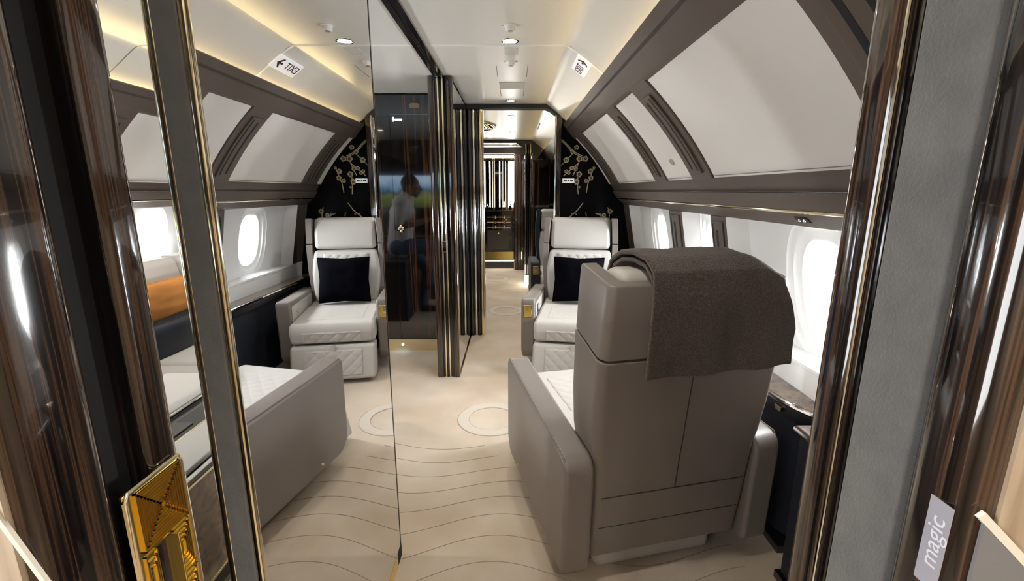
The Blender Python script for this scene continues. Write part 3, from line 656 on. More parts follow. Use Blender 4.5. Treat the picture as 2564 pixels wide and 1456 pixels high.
def armchair(label, loc, rz, plate_side, shell=taupe, pad=cream, grp='cabin armchairs'):
    t = thing('armchair', label, 'armchair', loc, rz, grp)
    obj('base', B(-0.25, 0.25, -0.34, 0.30, 0.0, 0.14), pad, t, 0.03, 3)
    obj('swivel_plate', B(-0.29, 0.29, -0.38, 0.36, 0.14, 0.20), matblack, t, 0.01)
    # seat and footrest
    seat = obj('seat_cushion', box_y(-0.305, 0.305, [(0.295, -0.30, 0.555), (0.40, -0.30, 0.575), (0.455, -0.30, 0.545)]), pad, t, 0.035, 4)
    obj('quilted_panel', quilt(0.43, 0.085, 5, 1.1, lambda u, v, d: (u, 0.5665 + 0.17 * v + d, 0.350 + v)), pad, seat)
    obj('quilted_panel', quilt(0.43, 0.40, 5, 5, lambda u, v, d: (u, 0.25 + v, 0.4545 + d), 0.003, nv=60), pad, seat)
    fr_ = obj('footrest', box_y(-0.305, 0.305, [(0.035, 0.50, 0.645), (0.285, 0.42, 0.575)]), pad, t, 0.022, 3)
    obj('quilted_panel', quilt(0.43, 0.19, 5, 2.4, lambda u, v, d: (u, 0.6115 - 0.28 * v + d, 0.16 + v)), pad, fr_)
    obj('pull_tab', B(-0.018, 0.018, 0.577, 0.592, 0.235, 0.292), pad, fr_, 0.004)
    # arms
    prof = rounded([(-0.435, 0.095), (-0.452, 0.545), (0.30, 0.585), (0.43, 0.60), (0.425, 0.16), (0.37, 0.095)], [0.03, 0.07, 0.2, 0.045, 0.03, 0.03], 5)
    for s_ in (-1, 1):
        x0, x1 = sorted((s_ * 0.312, s_ * 0.42))
        arm = obj('armrest', MB().prism(prof, x0, x1, 'x'), shell, t, 0.017, 3)
        xi = s_ * 0.311
        obj('arm_lining', MB().prism(rounded([(-0.20, 0.40), (-0.20, 0.535), (0.40, 0.555), (0.405, 0.40)], 0.02), min(xi, xi - s_ * 0.004), max(xi, xi - s_ * 0.004), 'x'), pad, arm)
        obj('arm_screw', MB().lathe([(0.001, 0.003 * s_), (0.007, 0.0025 * s_), (0.009, 0.0), (0.009, -0.004 * s_), (0.001, -0.004 * s_)], (s_ * 0.4205, 0.20, 0.135), 'x', 14), chrome, arm)
        obj('piping', MB().tube([(s_ * 0.412, y, z) for y, z in [(-0.44, 0.50), (-0.415, 0.545), (-0.2, 0.560), (0.28, 0.583), (0.40, 0.596), (0.424, 0.57)]], 0.0028, 6), shell, arm)
        if s_ == plate_side:
            xc = s_ * 0.366
            pl = obj('latch_plate', B(xc - 0.033, xc + 0.033, 0.424, 0.434, 0.445, 0.548), gold, arm, 0.004)
            obj('latch_frame', MB().tube([(xc - 0.030, 0.433, 0.449), (xc + 0.030, 0.433, 0.449), (xc + 0.030, 0.433, 0.544), (xc - 0.030, 0.433, 0.544), (xc - 0.030, 0.433, 0.449)], 0.003, 6), goldp, pl)
            obj('latch_lever', B(xc - 0.006, xc + 0.020, 0.433, 0.440, 0.480, 0.492), goldp, pl, 0.002)
            obj('latch_recess', B(xc - 0.004, xc + 0.018, 0.4335, 0.4350, 0.498, 0.536), bronze, pl)
            ct = obj('seat_control', MB().prism([(0.20, 0.445), (0.335, 0.455), (0.335, 0.545)], min(xi - s_ * 0.0035, xi - s_ * 0.006), max(xi - s_ * 0.0035, xi - s_ * 0.006), 'x'), matblack, arm)
            obj('control_knob', B(min(xi - s_ * 0.005, xi - s_ * 0.012), max(xi - s_ * 0.005, xi - s_ * 0.012), 0.27, 0.30, 0.50, 0.53), chrome, ct, 0.002)
        else:
            ct = obj('seat_control', MB().ball((xi - s_ * 0.005, 0.26, 0.49), 0.013, 8, (0.5, 1, 1)), goldp, arm)
            for k in range(4): obj('control_knob', MB().ball((xi - s_ * 0.006, 0.26 + 0.02 * math.cos(k * PI / 2), 0.49 + 0.02 * math.sin(k * PI / 2)), 0.008, 6), goldp, ct)
    # back: two shells, head pad, back pad
    up = obj('upper_back_shell', ushell([(0.905, 0.332, -0.490, -0.275, 0.24), (1.02, 0.326, -0.495, -0.272, 0.20), (1.135, 0.319, -0.500, -0.270, 0.16), (1.145, 0.314, -0.497, -0.272, 0.16)]), shell, t, 0.005)
    lo = obj('lower_back_shell', ushell([(0.125, 0.309, -0.400, -0.30, 0.0), (0.30, 0.309, -0.425, -0.26, 0.0), (0.52, 0.3105, -0.447, -0.25, 0.05), (0.575, 0.320, -0.454, -0.25, 0.10), (0.70, 0.331, -0.467, -0.262, 0.18), (0.898, 0.333, -0.490, -0.272, 0.24)]), shell, t, 0.004)
    obj('seam', MB().tube([(0.0, -0.4895, 0.89), (0.0, -0.4675, 0.70), (0.0, -0.4545, 0.575), (0.0, -0.447, 0.52), (0.0, -0.4340, 0.385)], 0.0022, 6), seamdark, lo)
    obj('seam', MB().tube([(-0.28, -0.4340, 0.385), (0.28, -0.4340, 0.385)], 0.0022, 6), seamdark, lo)
    obj('seam', MB().tube([(x, -0.4190, 0.255) for x in (-0.28, 0.28)], 0.0016, 6), seamdark, lo)
    head = obj('head_cushion', box_y(-0.264, 0.264, [(0.905, -0.45, -0.262), (1.05, -0.455, -0.275), (1.178, -0.460, -0.320)]), pad, t, 0.038, 4)
    bk = obj('back_cushion', MB().loft([[(-a, y0, z), (a, y0, z), (a, y1, z), (-a, y1, z)] for z, a, y0, y1 in [(0.44, 0.265, -0.42, -0.165), (0.56, 0.280, -0.43, -0.175), (0.70, 0.292, -0.44, -0.215), (0.80, 0.283, -0.435, -0.235), (0.898, 0.268, -0.445, -0.262)]]), pad, t, 0.03, 4)
    obj('quilted_panel', quilt(0.38, 0.17, 5, 2.2, lambda u, v, d: (u, -0.2275 - 0.22 * v + d, 0.785 + v)), pad, bk)
    return t
armchair('taupe leather armchair seen from behind with a brown throw on its back', (0.482, 1.862, 0), 0.228, -1)
FARC = (0.560, 3.805, 0); FARZ = PI - 0.18
armchair('cream and taupe armchair facing the camera with a black cushion', FARC, FARZ, 1)
armchair('navy backed armchair half hidden in the room beyond the doorway', (0.645, 5.75, 0), PI, 1, navy, cream)

# throw blanket over the near chair's head cushion
bt = thing('throw_blanket', 'folded brown wool throw draped over the near armchair back', 'blanket', (0.482, 1.862, 0), 0.228)
def drape(path, x0, x1, th, seed, amp):
    pts = [Vector(p) for p in path]
    # resample
    seg = [(pts[i + 1] - pts[i]).length for i in range(len(pts) - 1)]; tot = sum(seg)
    def at(s_):
        d = s_ * tot
        for i, l in enumerate(seg):
            if d <= l or i == len(seg) - 1: return pts[i].lerp(pts[i + 1], min(1, d / l))
            d -= l
    nu, nv = 60, 50
    P0 = []
    for j in range(nv + 1):
        row = []
        for i in range(nu + 1):
            u, v = i / nu, j / nv; p = at(v); q = at(min(1, v + 0.01)) - at(max(0, v - 0.01)); nn = Vector((-q.y, q.x)).normalized()
            hang = max(0, v - 0.45) / 0.55
            xe = x1 - 0.085 * (1 - min(1, hang * 1.5))
            x = x0 + (xe - x0) * u + 0.012 * math.sin(v * 5 + seed) * (u - 0.4)
            sag = 0.045 * max(0, (u - 0.72) / 0.28) ** 2 * (1 - hang)
            wv = amp * (0.25 + hang) * (math.sin(u * 15 + v * 3.5 + seed) * 0.5 + noise.noise((u * 5, v * 4, seed)) * 1.2)
            row.append((x, p.x, p.y - sag, nn, wv))
        P0.append(row)
    def off(d): return [[(x, y + nn.x * (wv + d), z + nn.y * (wv + d)) for x, y, z, nn, wv in row] for row in P0]
    T = MB(); A_, B_ = off(0), off(th); n1 = nu + 1
    T.v = [p for r in A_ for p in r] + [p for r in B_ for p in r]; o = n1 * (nv + 1)
    for j in range(nv):
        for i in range(nu):
            a = j * n1 + i; T.f += [(a, a + n1, a + n1 + 1, a + 1), (o + a, o + a + 1, o + a + n1 + 1, o + a + n1)]
    for j in range(nv): T.f += [(j * n1, o + j * n1, o + (j + 1) * n1, (j + 1) * n1), (j * n1 + nu, (j + 1) * n1 + nu, o + (j + 1) * n1 + nu, o + j * n1 + nu)]
    for i in range(nu): T.f += [(i, i + 1, o + i + 1, o + i), (nv * n1 + i, o + nv * n1 + i, o + nv * n1 + i + 1, nv * n1 + i + 1)]
    return T
inner = [(-0.245, 1.02), (-0.250, 1.10), (-0.275, 1.165), (-0.33, 1.192), (-0.40, 1.199), (-0.47, 1.190), (-0.508, 1.160), (-0.518, 1.10), (-0.516, 1.0), (-0.512, 0.88)]
outer = [(-0.228, 1.03), (-0.234, 1.11), (-0.260, 1.182), (-0.32, 1.213), (-0.40, 1.222), (-0.48, 1.210), (-0.526, 1.178), (-0.540, 1.10), (-0.540, 1.0), (-0.536, 0.862)]
# normals of these paths point inward to the chair, so thickness goes outward with a negative offset
obj('under_fold', drape(inner, -0.195, 0.305, -0.014, 1.0, 0.003), wool, bt, 0.004, 3)
obj('top_fold', drape(outer, -0.205, 0.315, -0.016, 2.3, 0.011), wool, bt, 0.006, 3)

# cushions
def pillow(name, label, cat, w_, h_, d_, m, M, group=None):
    def f(sg):
        def g(i, j):
            u, v = i * 2 - 1, j * 2 - 1
            px = w_ / 2 * u * (1 - 0.10 * (1 - u * u) * 0 - 0.07 * (1 - abs(v)) * abs(u) ** 3); pz = h_ / 2 * v * (1 - 0.07 * (1 - abs(u)) * abs(v) ** 3)
            b = (max(0, 1 - u ** 4) * max(0, 1 - v ** 4)) ** 0.55
            return (px, sg * d_ / 2 * b + 0.004 * noise.noise((u * 3, v * 3, 1.7)), pz)
        return g
    mb = MB().grid(f(1), 28, 28); mb2 = MB().grid(f(-1), 28, 28)
    mb.add(mb2.v, [t[::-1] for t in mb2.f])
    o = obj(name, mb, m); tag(o, label, cat, group)
    o.matrix_world = M
    e = MB().tube([(w_ / 2 * u * (1 - 0.07 * (1 - abs(v)) * abs(u) ** 3), 0, h_ / 2 * v * (1 - 0.07 * (1 - abs(u)) * abs(v) ** 3)) for u, v in [(-1 + 2 * k / 12, -1) for k in range(13)] + [(1, -1 + 2 * k / 12) for k in range(13)] + [(1 - 2 * k / 12, 1) for k in range(13)] + [(-1, 1 - 2 * k / 12) for k in range(13)]], 0.004, 6)
    obj('piping', e, m, o)
    return o
pillow('velvet_pillow', 'square black velvet pillow on the far cream armchair', 'pillow', 0.43, 0.39, 0.13, velvet,
       Matrix.Translation((FARC[0] + 0.085 * math.sin(0.18), FARC[1] + 0.085, 0.662)) @ Matrix.Rotation(FARZ, 4, 'Z') @ Matrix.Rotation(math.radians(13), 4, 'X'))

# ================================================================ right console ledge
rc = thing('side_console', 'narrow burl topped console with chrome edge along right wall', 'console')
topP = [(1.168, 1.50), (1.168, 4.38), (1.055, 4.38), (1.055, 1.80)]
for k in range(1, 7):
    a = PI + PI / 2 * k / 6; topP.append((1.165 + 0.11 * math.cos(a), 1.80 + 0.30 * math.sin(a) if k < 6 else 1.50))
obj('top', MB().prism(topP, 0.600, 0.622, 'z'), burl, rc, 0.003)
edge = [(1.052, 4.38), (1.052, 1.80)] + [(1.165 + 0.113 * math.cos(PI + PI / 2 * k / 8), 1.80 + 0.303 * math.sin(PI + PI / 2 * k / 8)) for k in range(1, 9)]
obj('chrome_edge', MB().tube([(x, y, 0.609) for x, y in edge], 0.010, 8), chrome, rc)
band = [(x + 0.008, y + 0.004) for x, y in edge]
obj('lacquer_band', MB().prism(band + [(1.172, 4.38)], 0.545, 0.600, 'z'), black, rc, 0.002)
obj('front_panel', MB().prism([(1.195, 1.53), (1.195, 4.38), (1.075, 4.38), (1.075, 1.83), (1.10, 1.66), (1.15, 1.56)], 0.03, 0.545, 'z'), navy, rc, 0.004)
obj('plinth', B(1.06, 1.195, 1.56, 4.38, 0.0, 0.03), black, rc)
obj('gold_button', B(1.060, 1.074, 1.66, 1.70, 0.562, 0.582), goldp, rc, 0.002)
obj('cup_ring', MB().loft([[(1.13 + a * math.cos(2 * PI * k / 32), 2.95 + b * math.sin(2 * PI * k / 32), z) for k in range(32)] for a, b, z in ((0.050, 0.075, 0.621), (0.050, 0.075, 0.628), (0.040, 0.062, 0.628), (0.036, 0.058, 0.6225))]), chrome, rc)
nb = thing('near_side_cabinet', 'dark navy side cabinet beside the right door jamb', 'cabinet')
obj('body', B(1.00, 1.195, 0.60, 1.44, 0.03, 0.60), navy, nb, 0.005)
obj('top', B(0.99, 1.168, 0.60, 1.45, 0.600, 0.622), burl, nb, 0.003)
obj('chrome_edge', MB().tube([(0.990, 0.62, 0.609), (0.990, 1.45, 0.609), (1.165, 1.45, 0.609)], 0.010, 8), chrome, nb)
obj('plinth', B(0.985, 1.2, 0.60, 1.45, 0.0, 0.03), black, nb)
# folded table leaf edge behind the chair head
tf = thing('fold_table_leaf', 'small taupe leather ledge leaf below the right windows', 'ledge')
obj('leaf', MB().prism([(0.93, 1.92), (1.10, 1.90), (1.105, 2.30), (0.95, 2.30)], 0.985, 1.003, 'z'), brown, tf, 0.004)
obj('underside', MB().prism([(0.95, 1.94), (1.10, 1.92), (1.105, 2.28), (0.965, 2.28)], 0.93, 0.985, 'z'), liner, tf, 0.004)

# ================================================================ left lounge
sf = thing('lounge_sofa', 'cream leather sofa along the left wall under the windows', 'sofa')
obj('base', B(-2.78, -1.72, 1.90, 3.86, 0.02, 0.24), cream, sf, 0.02)
for a, b in ((1.92, 2.55), (2.56, 3.20), (3.21, 3.85)):
    obj('seat_cushion', B(-2.40, -1.66, a, b, 0.24, 0.42), cream, sf, 0.05, 4)
    obj('back_cushion', MB().prism([(-2.42, 0.40), (-2.26, 0.40), (-2.36, 0.965), (-2.56, 0.965)], a, b), cream, sf, 0.05, 4)
obj('back_shell', B(-2.80, -2.50, 1.90, 3.86, 0.24, 0.90), cream, sf, 0.03)
def side_m(y, z, tilt, x): return Matrix.Translation((x, y, z)) @ Matrix.Rotation(PI / 2, 4, 'Z') @ Matrix.Rotation(math.radians(tilt), 4, 'X')
pillow('orange_pillow', 'tan orange leather pillow on the cream lounge sofa', 'pillow', 0.86, 0.26, 0.10, orange, side_m(2.93, 0.745, 10, -2.215))
pillow('navy_bolster', 'dark navy bolster below the orange pillow on the sofa', 'pillow', 0.86, 0.24, 0.11, navy, side_m(2.93, 0.515, 10, -2.14))
lc = thing('lounge_console', 'burl wood console with chrome edge and cream leather top', 'console')
obj('body', B(-1.50, -0.945, 0.80, 1.86, 0.06, 0.575), burl, lc, 0.004)
obj('lacquer_band', B(-1.51, -0.938, 0.79, 1.87, 0.575, 0.605), black, lc, 0.004)
obj('chrome_edge', MB().tube([(-0.938, 0.79, 0.600), (-0.938, 1.87, 0.600)], 0.007, 8), chrome, lc)
obj('chrome_edge', MB().tube([(-0.938, 0.79, 0.572), (-0.938, 1.87, 0.572)], 0.004, 8), goldp, lc)
obj('leather_top', B(-1.09, -0.945, 0.80, 1.86, 0.605, 0.622), cream, lc, 0.006)
obj('tray', B(-1.23, -1.10, 0.80, 1.86, 0.600, 0.612), black, lc, 0.003)
obj('tray_slot', B(-1.20, -1.13, 1.25, 1.48, 0.612, 0.616), mat('slot_grey', (0.10, 0.095, 0.09), 0.3), lc)
obj('chrome_edge', MB().tube([(-1.095, 0.80, 0.618), (-1.095, 1.86, 0.618)], 0.004, 8), goldp, lc)
obj('chrome_edge', MB().tube([(-1.235, 0.80, 0.622), (-1.235, 1.86, 0.622)], 0.006, 8), chrome, lc)
for y_a, y_b in ((0.80, 1.50), (1.51, 1.86)): obj('rear_pad', B(-1.50, -1.245, y_a, y_b, 0.600, 0.650), cream, lc, 0.018, 3)
for k, (z0, z1, m_, dx) in enumerate([(0.10, 0.16, black, 0.020), (0.16, 0.175, goldp, 0.024), (0.0, 0.10, black, 0.010), (0.175, 0.23, black, 0.014), (0.23, 0.240, goldp, 0.017)]):
    obj('skirt_band', B(-1.50, -0.945 + dx, 0.80, 1.87, z0, z1), m_, lc, 0.002)
ot = thing('perch_ottoman', 'black leather ottoman the seated man perches on', 'ottoman')
obj('body', B(-1.52, -1.14, 2.28, 2.94, 0.0, 0.62), navy, ot, 0.02, 3)
obj('pad', B(-1.53, -1.13, 2.27, 2.95, 0.615, 0.682), navy, ot, 0.025, 3)
tv = thing('lounge_screen', 'wall screen showing a landscape on the forward lounge bulkhead', 'screen')
obj('bezel', B(-2.40, -1.02, 0.4535, 0.475, 1.14, 1.66), black, tv, 0.004)
obj('display', B(-2.385, -1.035, 0.473, 0.479, 1.155, 1.645), screen_m, tv)
fb = thing('forward_credenza', 'low dark credenza below the lounge screen', 'credenza')
obj('body', B(-2.5, -1.0, 0.455, 0.76, 0.0, 0.72), ebony_dark, fb, 0.004)
obj('top', B(-2.5, -0.99, 0.455, 0.78, 0.72, 0.74), burl, fb, 0.004)

# ================================================================ person perched in the lounge (seen reflected in the cabinet)
def body_obj(name, mb, m, parent, vox, sm=6):
    o = obj(name, mb, m, parent, recalc=False)
    r = o.modifiers.new('remesh', 'REMESH'); r.mode = 'VOXEL'; r.voxel_size = vox; r.use_smooth_shade = True
    s_ = o.modifiers.new('smooth', 'SMOOTH'); s_.iterations = sm; s_.factor = 0.5
    return o
pr = thing('person', 'man in white shirt and jeans perched in the lounge holding a tablet', 'person', (-1.25, 2.60, 0))
def L(x, y, z): return (x + 1.25, y - 2.60, z)
hipL, hipR = L(-1.27, 2.69, 0.80), L(-1.27, 2.51, 0.80)
kneL, kneR = L(-0.88, 2.66, 0.80), L(-0.99, 2.50, 0.53)
ankL, ankR = L(-0.93, 2.67, 0.385), L(-1.05, 2.50, 0.09)
chest, neck, head = L(-1.235, 2.60, 1.14), L(-1.195, 2.60, 1.345), L(-1.115, 2.60, 1.462)
shL, shR = L(-1.215, 2.785, 1.285), L(-1.215, 2.415, 1.285)
elL, elR = L(-1.235, 2.845, 1.03), L(-1.20, 2.36, 1.03)
wrL, wrR = L(-0.995, 2.745, 1.075), L(-0.985, 2.50, 1.085)
def torso(m, g=0.0):
    m.cap(L(-1.275, 2.66, 0.80), L(-1.275, 2.54, 0.80), 0.125 + g, 0.125 + g); m.cap(L(-1.27, 2.64, 0.85), chest, 0.12 + g, 0.125 + g); m.cap(L(-1.27, 2.56, 0.85), chest, 0.12 + g, 0.125 + g)
    m.cap(L(-1.23, 2.68, 1.17), L(-1.23, 2.52, 1.17), 0.115 + g, 0.115 + g); m.cap(shL, shR, 0.068 + g, 0.068 + g); m.cap(L(-1.22, 2.67, 1.29), L(-1.205, 2.60, 1.33), 0.06 + g, 0.055 + g); m.cap(L(-1.22, 2.53, 1.29), L(-1.205, 2.60, 1.33), 0.06 + g, 0.055 + g)
bd = MB(); torso(bd)
bd.cap(neck, L(-1.155, 2.60, 1.41), 0.056, 0.053)
hc = Vector(head)
bd.ball(hc + Vector((-0.012, 0, 0.028)), 0.092, 12, (1.08, 0.82, 1.0)); bd.ball(hc + Vector((0.028, 0, -0.035)), 0.070, 12, (0.95, 0.82, 1.15)); bd.cap(hc + Vector((0.045, 0.012, -0.098)), hc + Vector((0.045, -0.012, -0.098)), 0.026, 0.026)
bd.cap(hc + Vector((0.085, 0, 0.012)), hc + Vector((0.104, 0, -0.034)), 0.009, 0.015); bd.ball(hc + Vector((0.072, 0, 0.030)), 0.020, 8, (0.6, 2.3, 0.5))
bd.cap(hc + Vector((0.082, 0.018, -0.066)), hc + Vector((0.082, -0.018, -0.066)), 0.009, 0.009)
for s_ in (1, -1): bd.ball(hc + Vector((-0.012, s_ * 0.083, -0.012)), 0.026, 8, (0.75, 0.35, 1.2))
for sh, el, wr, s_ in ((shL, elL, wrL, 1), (shR, elR, wrR, -1)):
    bd.cap(sh, el, 0.052, 0.042); bd.cap(el, wr, 0.042, 0.028)
    wv, ev = Vector(wr), Vector(el); d = (wv - ev).normalized(); palm = wv + d * 0.062
    side = Vector((0, s_, 0)) - d * d.y * s_; side.normalize(); upv = d.cross(side)
    if upv.z < 0: upv = -upv
    for k in range(3): bd.cap(wv + side * (k - 1) * 0.018, palm + side * (k - 1) * 0.024, 0.017, 0.015)
    for k, ln in enumerate((0.052, 0.064, 0.060, 0.046)):
        b0 = palm + side * (k - 1.5) * 0.0195 + d * 0.012; b1 = b0 + d * ln * 0.55 + upv * 0.006; b2 = b1 + d * ln * 0.35 - upv * ln * 0.30
        bd.cap(b0, b1, 0.0085, 0.008, 8); bd.cap(b1, b2, 0.008, 0.0068, 8)
    tb = wv + d * 0.028 - side * 0.026; t1 = tb + d * 0.030 - side * 0.020 + upv * 0.018; t2 = t1 + d * 0.026 + upv * 0.010
    bd.cap(tb, t1, 0.011, 0.010, 8); bd.cap(t1, t2, 0.010, 0.008, 8)
for h_, k_, a_ in ((hipL, kneL, ankL), (hipR, kneR, ankR)):
    bd.cap(h_, k_, 0.085, 0.058); bd.cap(k_, a_, 0.058, 0.040)
    a2 = Vector(a_); bd.cap(a2 + Vector((-0.02, 0, -0.03)), a2 + Vector((0.15, 0, -0.05)), 0.036, 0.028)
body_obj('body', bd, skin, pr, 0.0065, 3)
sh_ = MB(); torso(sh_, 0.014)
for sh, el in ((shL, elL), (shR, elR)): sh_.cap(sh, Vector(sh).lerp(Vector(el), 0.80), 0.072, 0.066)
sh_.cap(L(-1.20, 2.60, 1.335), L(-1.185, 2.60, 1.365), 0.070, 0.066)
body_obj('shirt', sh_, shirtm, pr, 0.010, 5)
jn = MB(); jn.cap(hipL, hipR, 0.118, 0.118)
for h_, k_, a_ in ((hipL, kneL, ankL), (hipR, kneR, ankR)): jn.cap(h_, k_, 0.104, 0.074); jn.cap(k_, Vector(a_) + Vector((0, 0, 0.02)), 0.074, 0.056)
body_obj('jeans', jn, jeans, pr, 0.010, 5)
hr = MB(); hr.ball(hc + Vector((-0.022, 0, 0.036)), 0.094, 12, (1.06, 0.86, 1.02)); hr.ball(hc + Vector((-0.062, 0, -0.03)), 0.055, 10, (0.8, 1.2, 1.0))
body_obj('hair', hr, hairm, pr, 0.008, 3)
eyew = mat('eye_white', (0.75, 0.72, 0.68), 0.3); lipm = mat('lip', (0.20, 0.075, 0.06), 0.5)
for s_ in (1, -1):
    e_ = obj('eye', MB().ball(hc + Vector((0.0665, s_ * 0.030, 0.004)), 0.0118, 8), eyew, pr)
    obj('iris', MB().ball(hc + Vector((0.0750, s_ * 0.031, -0.002)), 0.0050, 6), hairm, e_)
    obj('eyebrow', MB().cap(hc + Vector((0.082, s_ * 0.014, 0.026)), hc + Vector((0.070, s_ * 0.048, 0.027)), 0.0045, 0.003, 8), hairm, pr)
obj('mouth', MB().tube([hc + Vector(p) for p in ((0.081, 0.024, -0.066), (0.0905, 0.010, -0.064), (0.092, 0, -0.065), (0.0905, -0.010, -0.064), (0.081, -0.024, -0.066))], [0.002, 0.005, 0.0045, 0.005, 0.002], 8), lipm, pr)
for a_ in (ankL, ankR):
    a2 = Vector(a_); so = MB(); so.cap(a2 + Vector((-0.02, 0, -0.045)), a2 + Vector((0.14, 0, -0.052)), 0.043, 0.036); so.cap(a2 + Vector((0, 0, 0.0)), a2 + Vector((0, 0, -0.04)), 0.046, 0.044)
    body_obj('shoe', so, matblack, pr, 0.008, 2)
tb_ = thing('tablet', 'thin grey tablet held by the man in the lounge', 'tablet', (-0.918, 2.625, 1.108))
Mtab = Matrix.Rotation(math.radians(-24), 4, 'Y')
obj('case', B(-0.055, 0.12, -0.105, 0.105, -0.004, 0.004).xf(Mtab), tablet_m, tb_, 0.003)
obj('display', B(-0.046, 0.111, -0.096, 0.096, 0.0038, 0.005).xf(Mtab), mat('tablet_glass', (0.05, 0.055, 0.06), 0.1, emit=((0.8, 0.9, 1), 0.25)), tb_)

# ================================================================ room beyond the bulkhead
WR = struct('wall_room_right', 'dark right side of the room beyond the doorway')
obj('cornice', MB().prism([(0.464, 2.003), (0.474, 2.012), (0.500, 1.985), (0.64, 1.93), (0.64, 1.86), (0.570, 1.84), (0.50, 1.95)], 4.47, YR2), brown, WR)
obj('cove_light', B(0.535, 0.600, 4.5, YR2 - 0.02, 1.972, 1.977), cove_m, WR)
obj('side_panel', MB().prism([(0.57, 1.89), (0.75, 1.70), (0.92, 1.45), (1.05, 1.25), (1.20, 0.6), (1.24, 0), (1.3, 0), (1.3, 2.0), (0.62, 2.0)], 4.47, YR2), ebony_dark, WR)
WL = struct('wall_room_left', 'dark left side of the room beyond the doorway')
obj('side_panel', B(-1.2, -1.15, 4.47, 8.6, 0, CEIL), ebony, WL)
obj('cornice', MB().prism([(-1.15, 1.9), (-1.0, 2.0), (-1.0, 2.03), (-1.15, 2.03)], 4.47, 8.6), brown, WL)
tw = thing('tall_dark_cabinet', 'tall glossy dark cabinet on the right of the room beyond', 'cabinet', (0.72, 6.9, 0))
obj('body', B(-0.42, -0.16, 0.0, 0.40, 0.10, 1.86), ebony_dark, tw, 0.01)
obj('plinth', B(-0.40, -0.16, 0.02, 0.40, 0.0, 0.10), black, tw)
obj('edge_rod', MB().tube([(-0.425, 0.0, 0.05), (-0.425, 0.0, 1.95)], 0.016, 12), chrome, tw)
obj('floor_light', B(-0.53, -0.36, -0.05, -0.02, 0.0, 0.15), glow_warm, tw, 0.004)
D3 = struct('door_3', 'second dark doorway before the lit vanity')
obj('header', MB().prism([(-1.15, 2.135), (0.06, 2.135), (0.14, 2.09), (0.30, 1.96), (0.46, 1.96), (0.46, CEIL), (-1.15, CEIL)], 7.38, 7.48), black, D3)
for (x, r, m_) in [(0.215, 0.016, chrome), (0.25, 0.022, black), (0.285, 0.012, goldp), (-0.62, 0.02, goldp)]:
    obj('jamb_rod', MB().tube([(x, 7.37, 0), (x, 7.37, 2.12)], r, 14), m_, D3)
obj('jamb_board', B(0.23, 1.25, 7.39, 7.47, 0, 2.12), ebony_dark, D3)
obj('jamb_board', B(-1.15, -0.60, 7.39, 7.47, 0, 2.12), ebony_dark, D3)
WV = struct('wall_far', 'dark end wall behind the lit vanity')
obj('back_board', B(-1.2, 1.3, 8.56, 8.60, 0, CEIL + 0.05), ebony_dark, WV)
obj('header_board', MB().prism([(-1.15, 2.045), (0.03, 2.045), (0.07, 2.02), (0.20, 1.92), (1.2, 1.9), (1.2, 2.1), (0.12, 2.11), (0.05, 2.145), (-1.15, 2.145)], 8.30, 8.36), brown, WV)
va = thing('vanity_unit', 'black vanity with gold handles and bright light columns', 'vanity', (-0.25, 8.42, 0))
obj('kick_base', B(-0.65, 0.48, -0.04, 0.10, 0.0, 0.14), black, va, 0.003)
obj('gold_skirt', MB().prism([(-0.06, 0.15), (-0.02, 0.31), (0.08, 0.31), (0.08, 0.15)], -0.62, 0.46, 'x'), gold, va)
obj('skirt_light', B(-0.62, 0.46, -0.064, -0.056, 0.140, 0.152), glow_m, va)
cbn = obj('cabinet_body', B(-0.60, 0.26, -0.03, 0.12, 0.33, 1.05), black, va, 0.004)
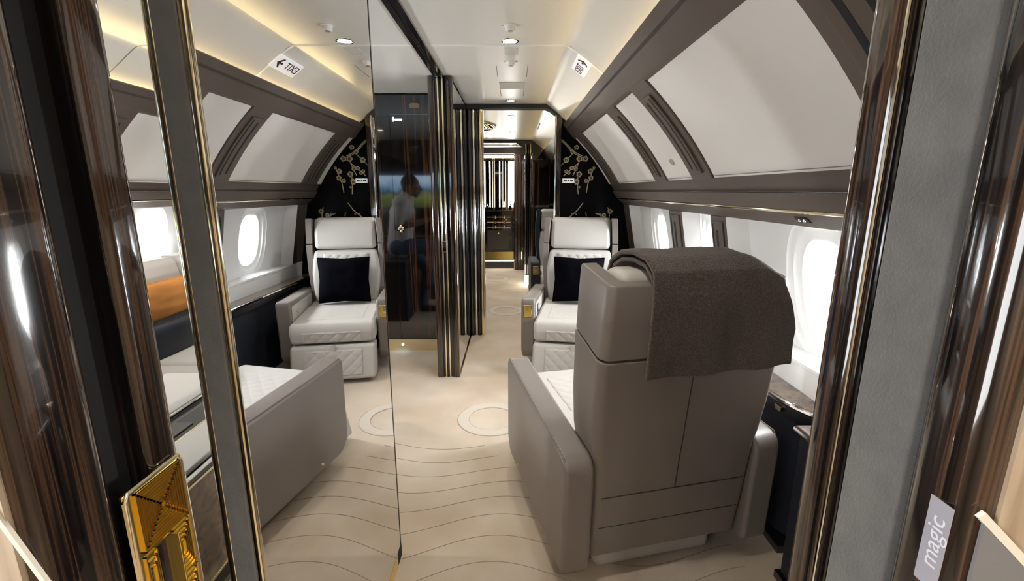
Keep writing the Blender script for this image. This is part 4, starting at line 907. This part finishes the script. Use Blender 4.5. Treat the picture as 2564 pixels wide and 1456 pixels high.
for z in (0.72, 0.81, 0.90):
    d_ = obj('drawer', B(-0.58, 0.24, -0.036, -0.02, z, z + 0.083), ebony_dark, va, 0.003)
    obj('drawer_handle', MB().tube([(-0.20, -0.05, z + 0.045), (0.22, -0.05, z + 0.045)], 0.008, 8), goldp, d_)
    hk = MB()
    for x in (-0.05, 0.12): hk.ball((x, -0.052, z + 0.045), 0.026, 8, (1, 0.4, 1))
    obj('drawer_knob', hk, goldp, d_)
obj('door_panel', B(-0.20, 0.20, -0.037, -0.02, 0.36, 0.70), mat('smoke_panel', (0.06, 0.052, 0.045), 0.3), va, 0.003)
obj('gold_emblem', MB().ball((0.0, -0.045, 0.655), 0.028, 8, (1, 0.4, 0.8)), gold, va)
obj('counter', B(-0.64, 0.28, -0.08, 0.12, 1.05, 1.075), black, va, 0.003)
obj('mirror_back', B(-0.60, 0.30, 0.06, 0.08, 1.08, 2.03), mat('bronze_mirror', (0.22, 0.19, 0.15), 0.02, 1.0), va, smooth=False)
for x0, x1 in ((0.185, 0.275), (0.02, 0.035), (-0.155, -0.140)):
    obj('light_column', B(x0, x1, 0.02, 0.06, 1.12, 1.93), glow_m, va, 0.003)
obj('top_light', B(-0.60, 0.27, -0.02, 0.06, 1.99, 2.03), glow_m, va, 0.003)
for x, m_, r in ((-0.30, black, 0.05), (-0.08, gold, 0.022), (0.11, black, 0.03), (-0.235, goldp, 0.006)):
    obj('column_rod', MB().tube([(x, 0.02, 1.08), (x, 0.02, 1.98)], r, 12), m_, va)
obj('tap', MB().tube([(0.10, -0.03, 1.075), (0.10, -0.03, 1.20), (0.10, -0.07, 1.22), (0.10, -0.09, 1.19)], 0.012, 8), goldp, va)
for x in (-0.44, -0.33, -0.20, 0.22): obj('bottle', MB().lathe([(0.001, 0), (0.026, 0), (0.026, 0.07), (0.01, 0.085), (0.01, 0.11), (0.001, 0.11)], (x, -0.03, 1.075), 'z', 14), gold if x < -0.3 else black, va)
pa = thing('dark_side_panel', 'dark panelled vanity side wall with gold beads', 'panel')
obj('board', B(0.03, 0.22, 8.22, 8.28, 0.0, 2.03), ebony, pa, 0.01)
for x in (0.04, 0.10, 0.16): obj('bead', MB().tube([(x, 8.215, 0.0), (x, 8.215, 2.0)], 0.006, 8), goldp if x < 0.1 else ebony, pa)
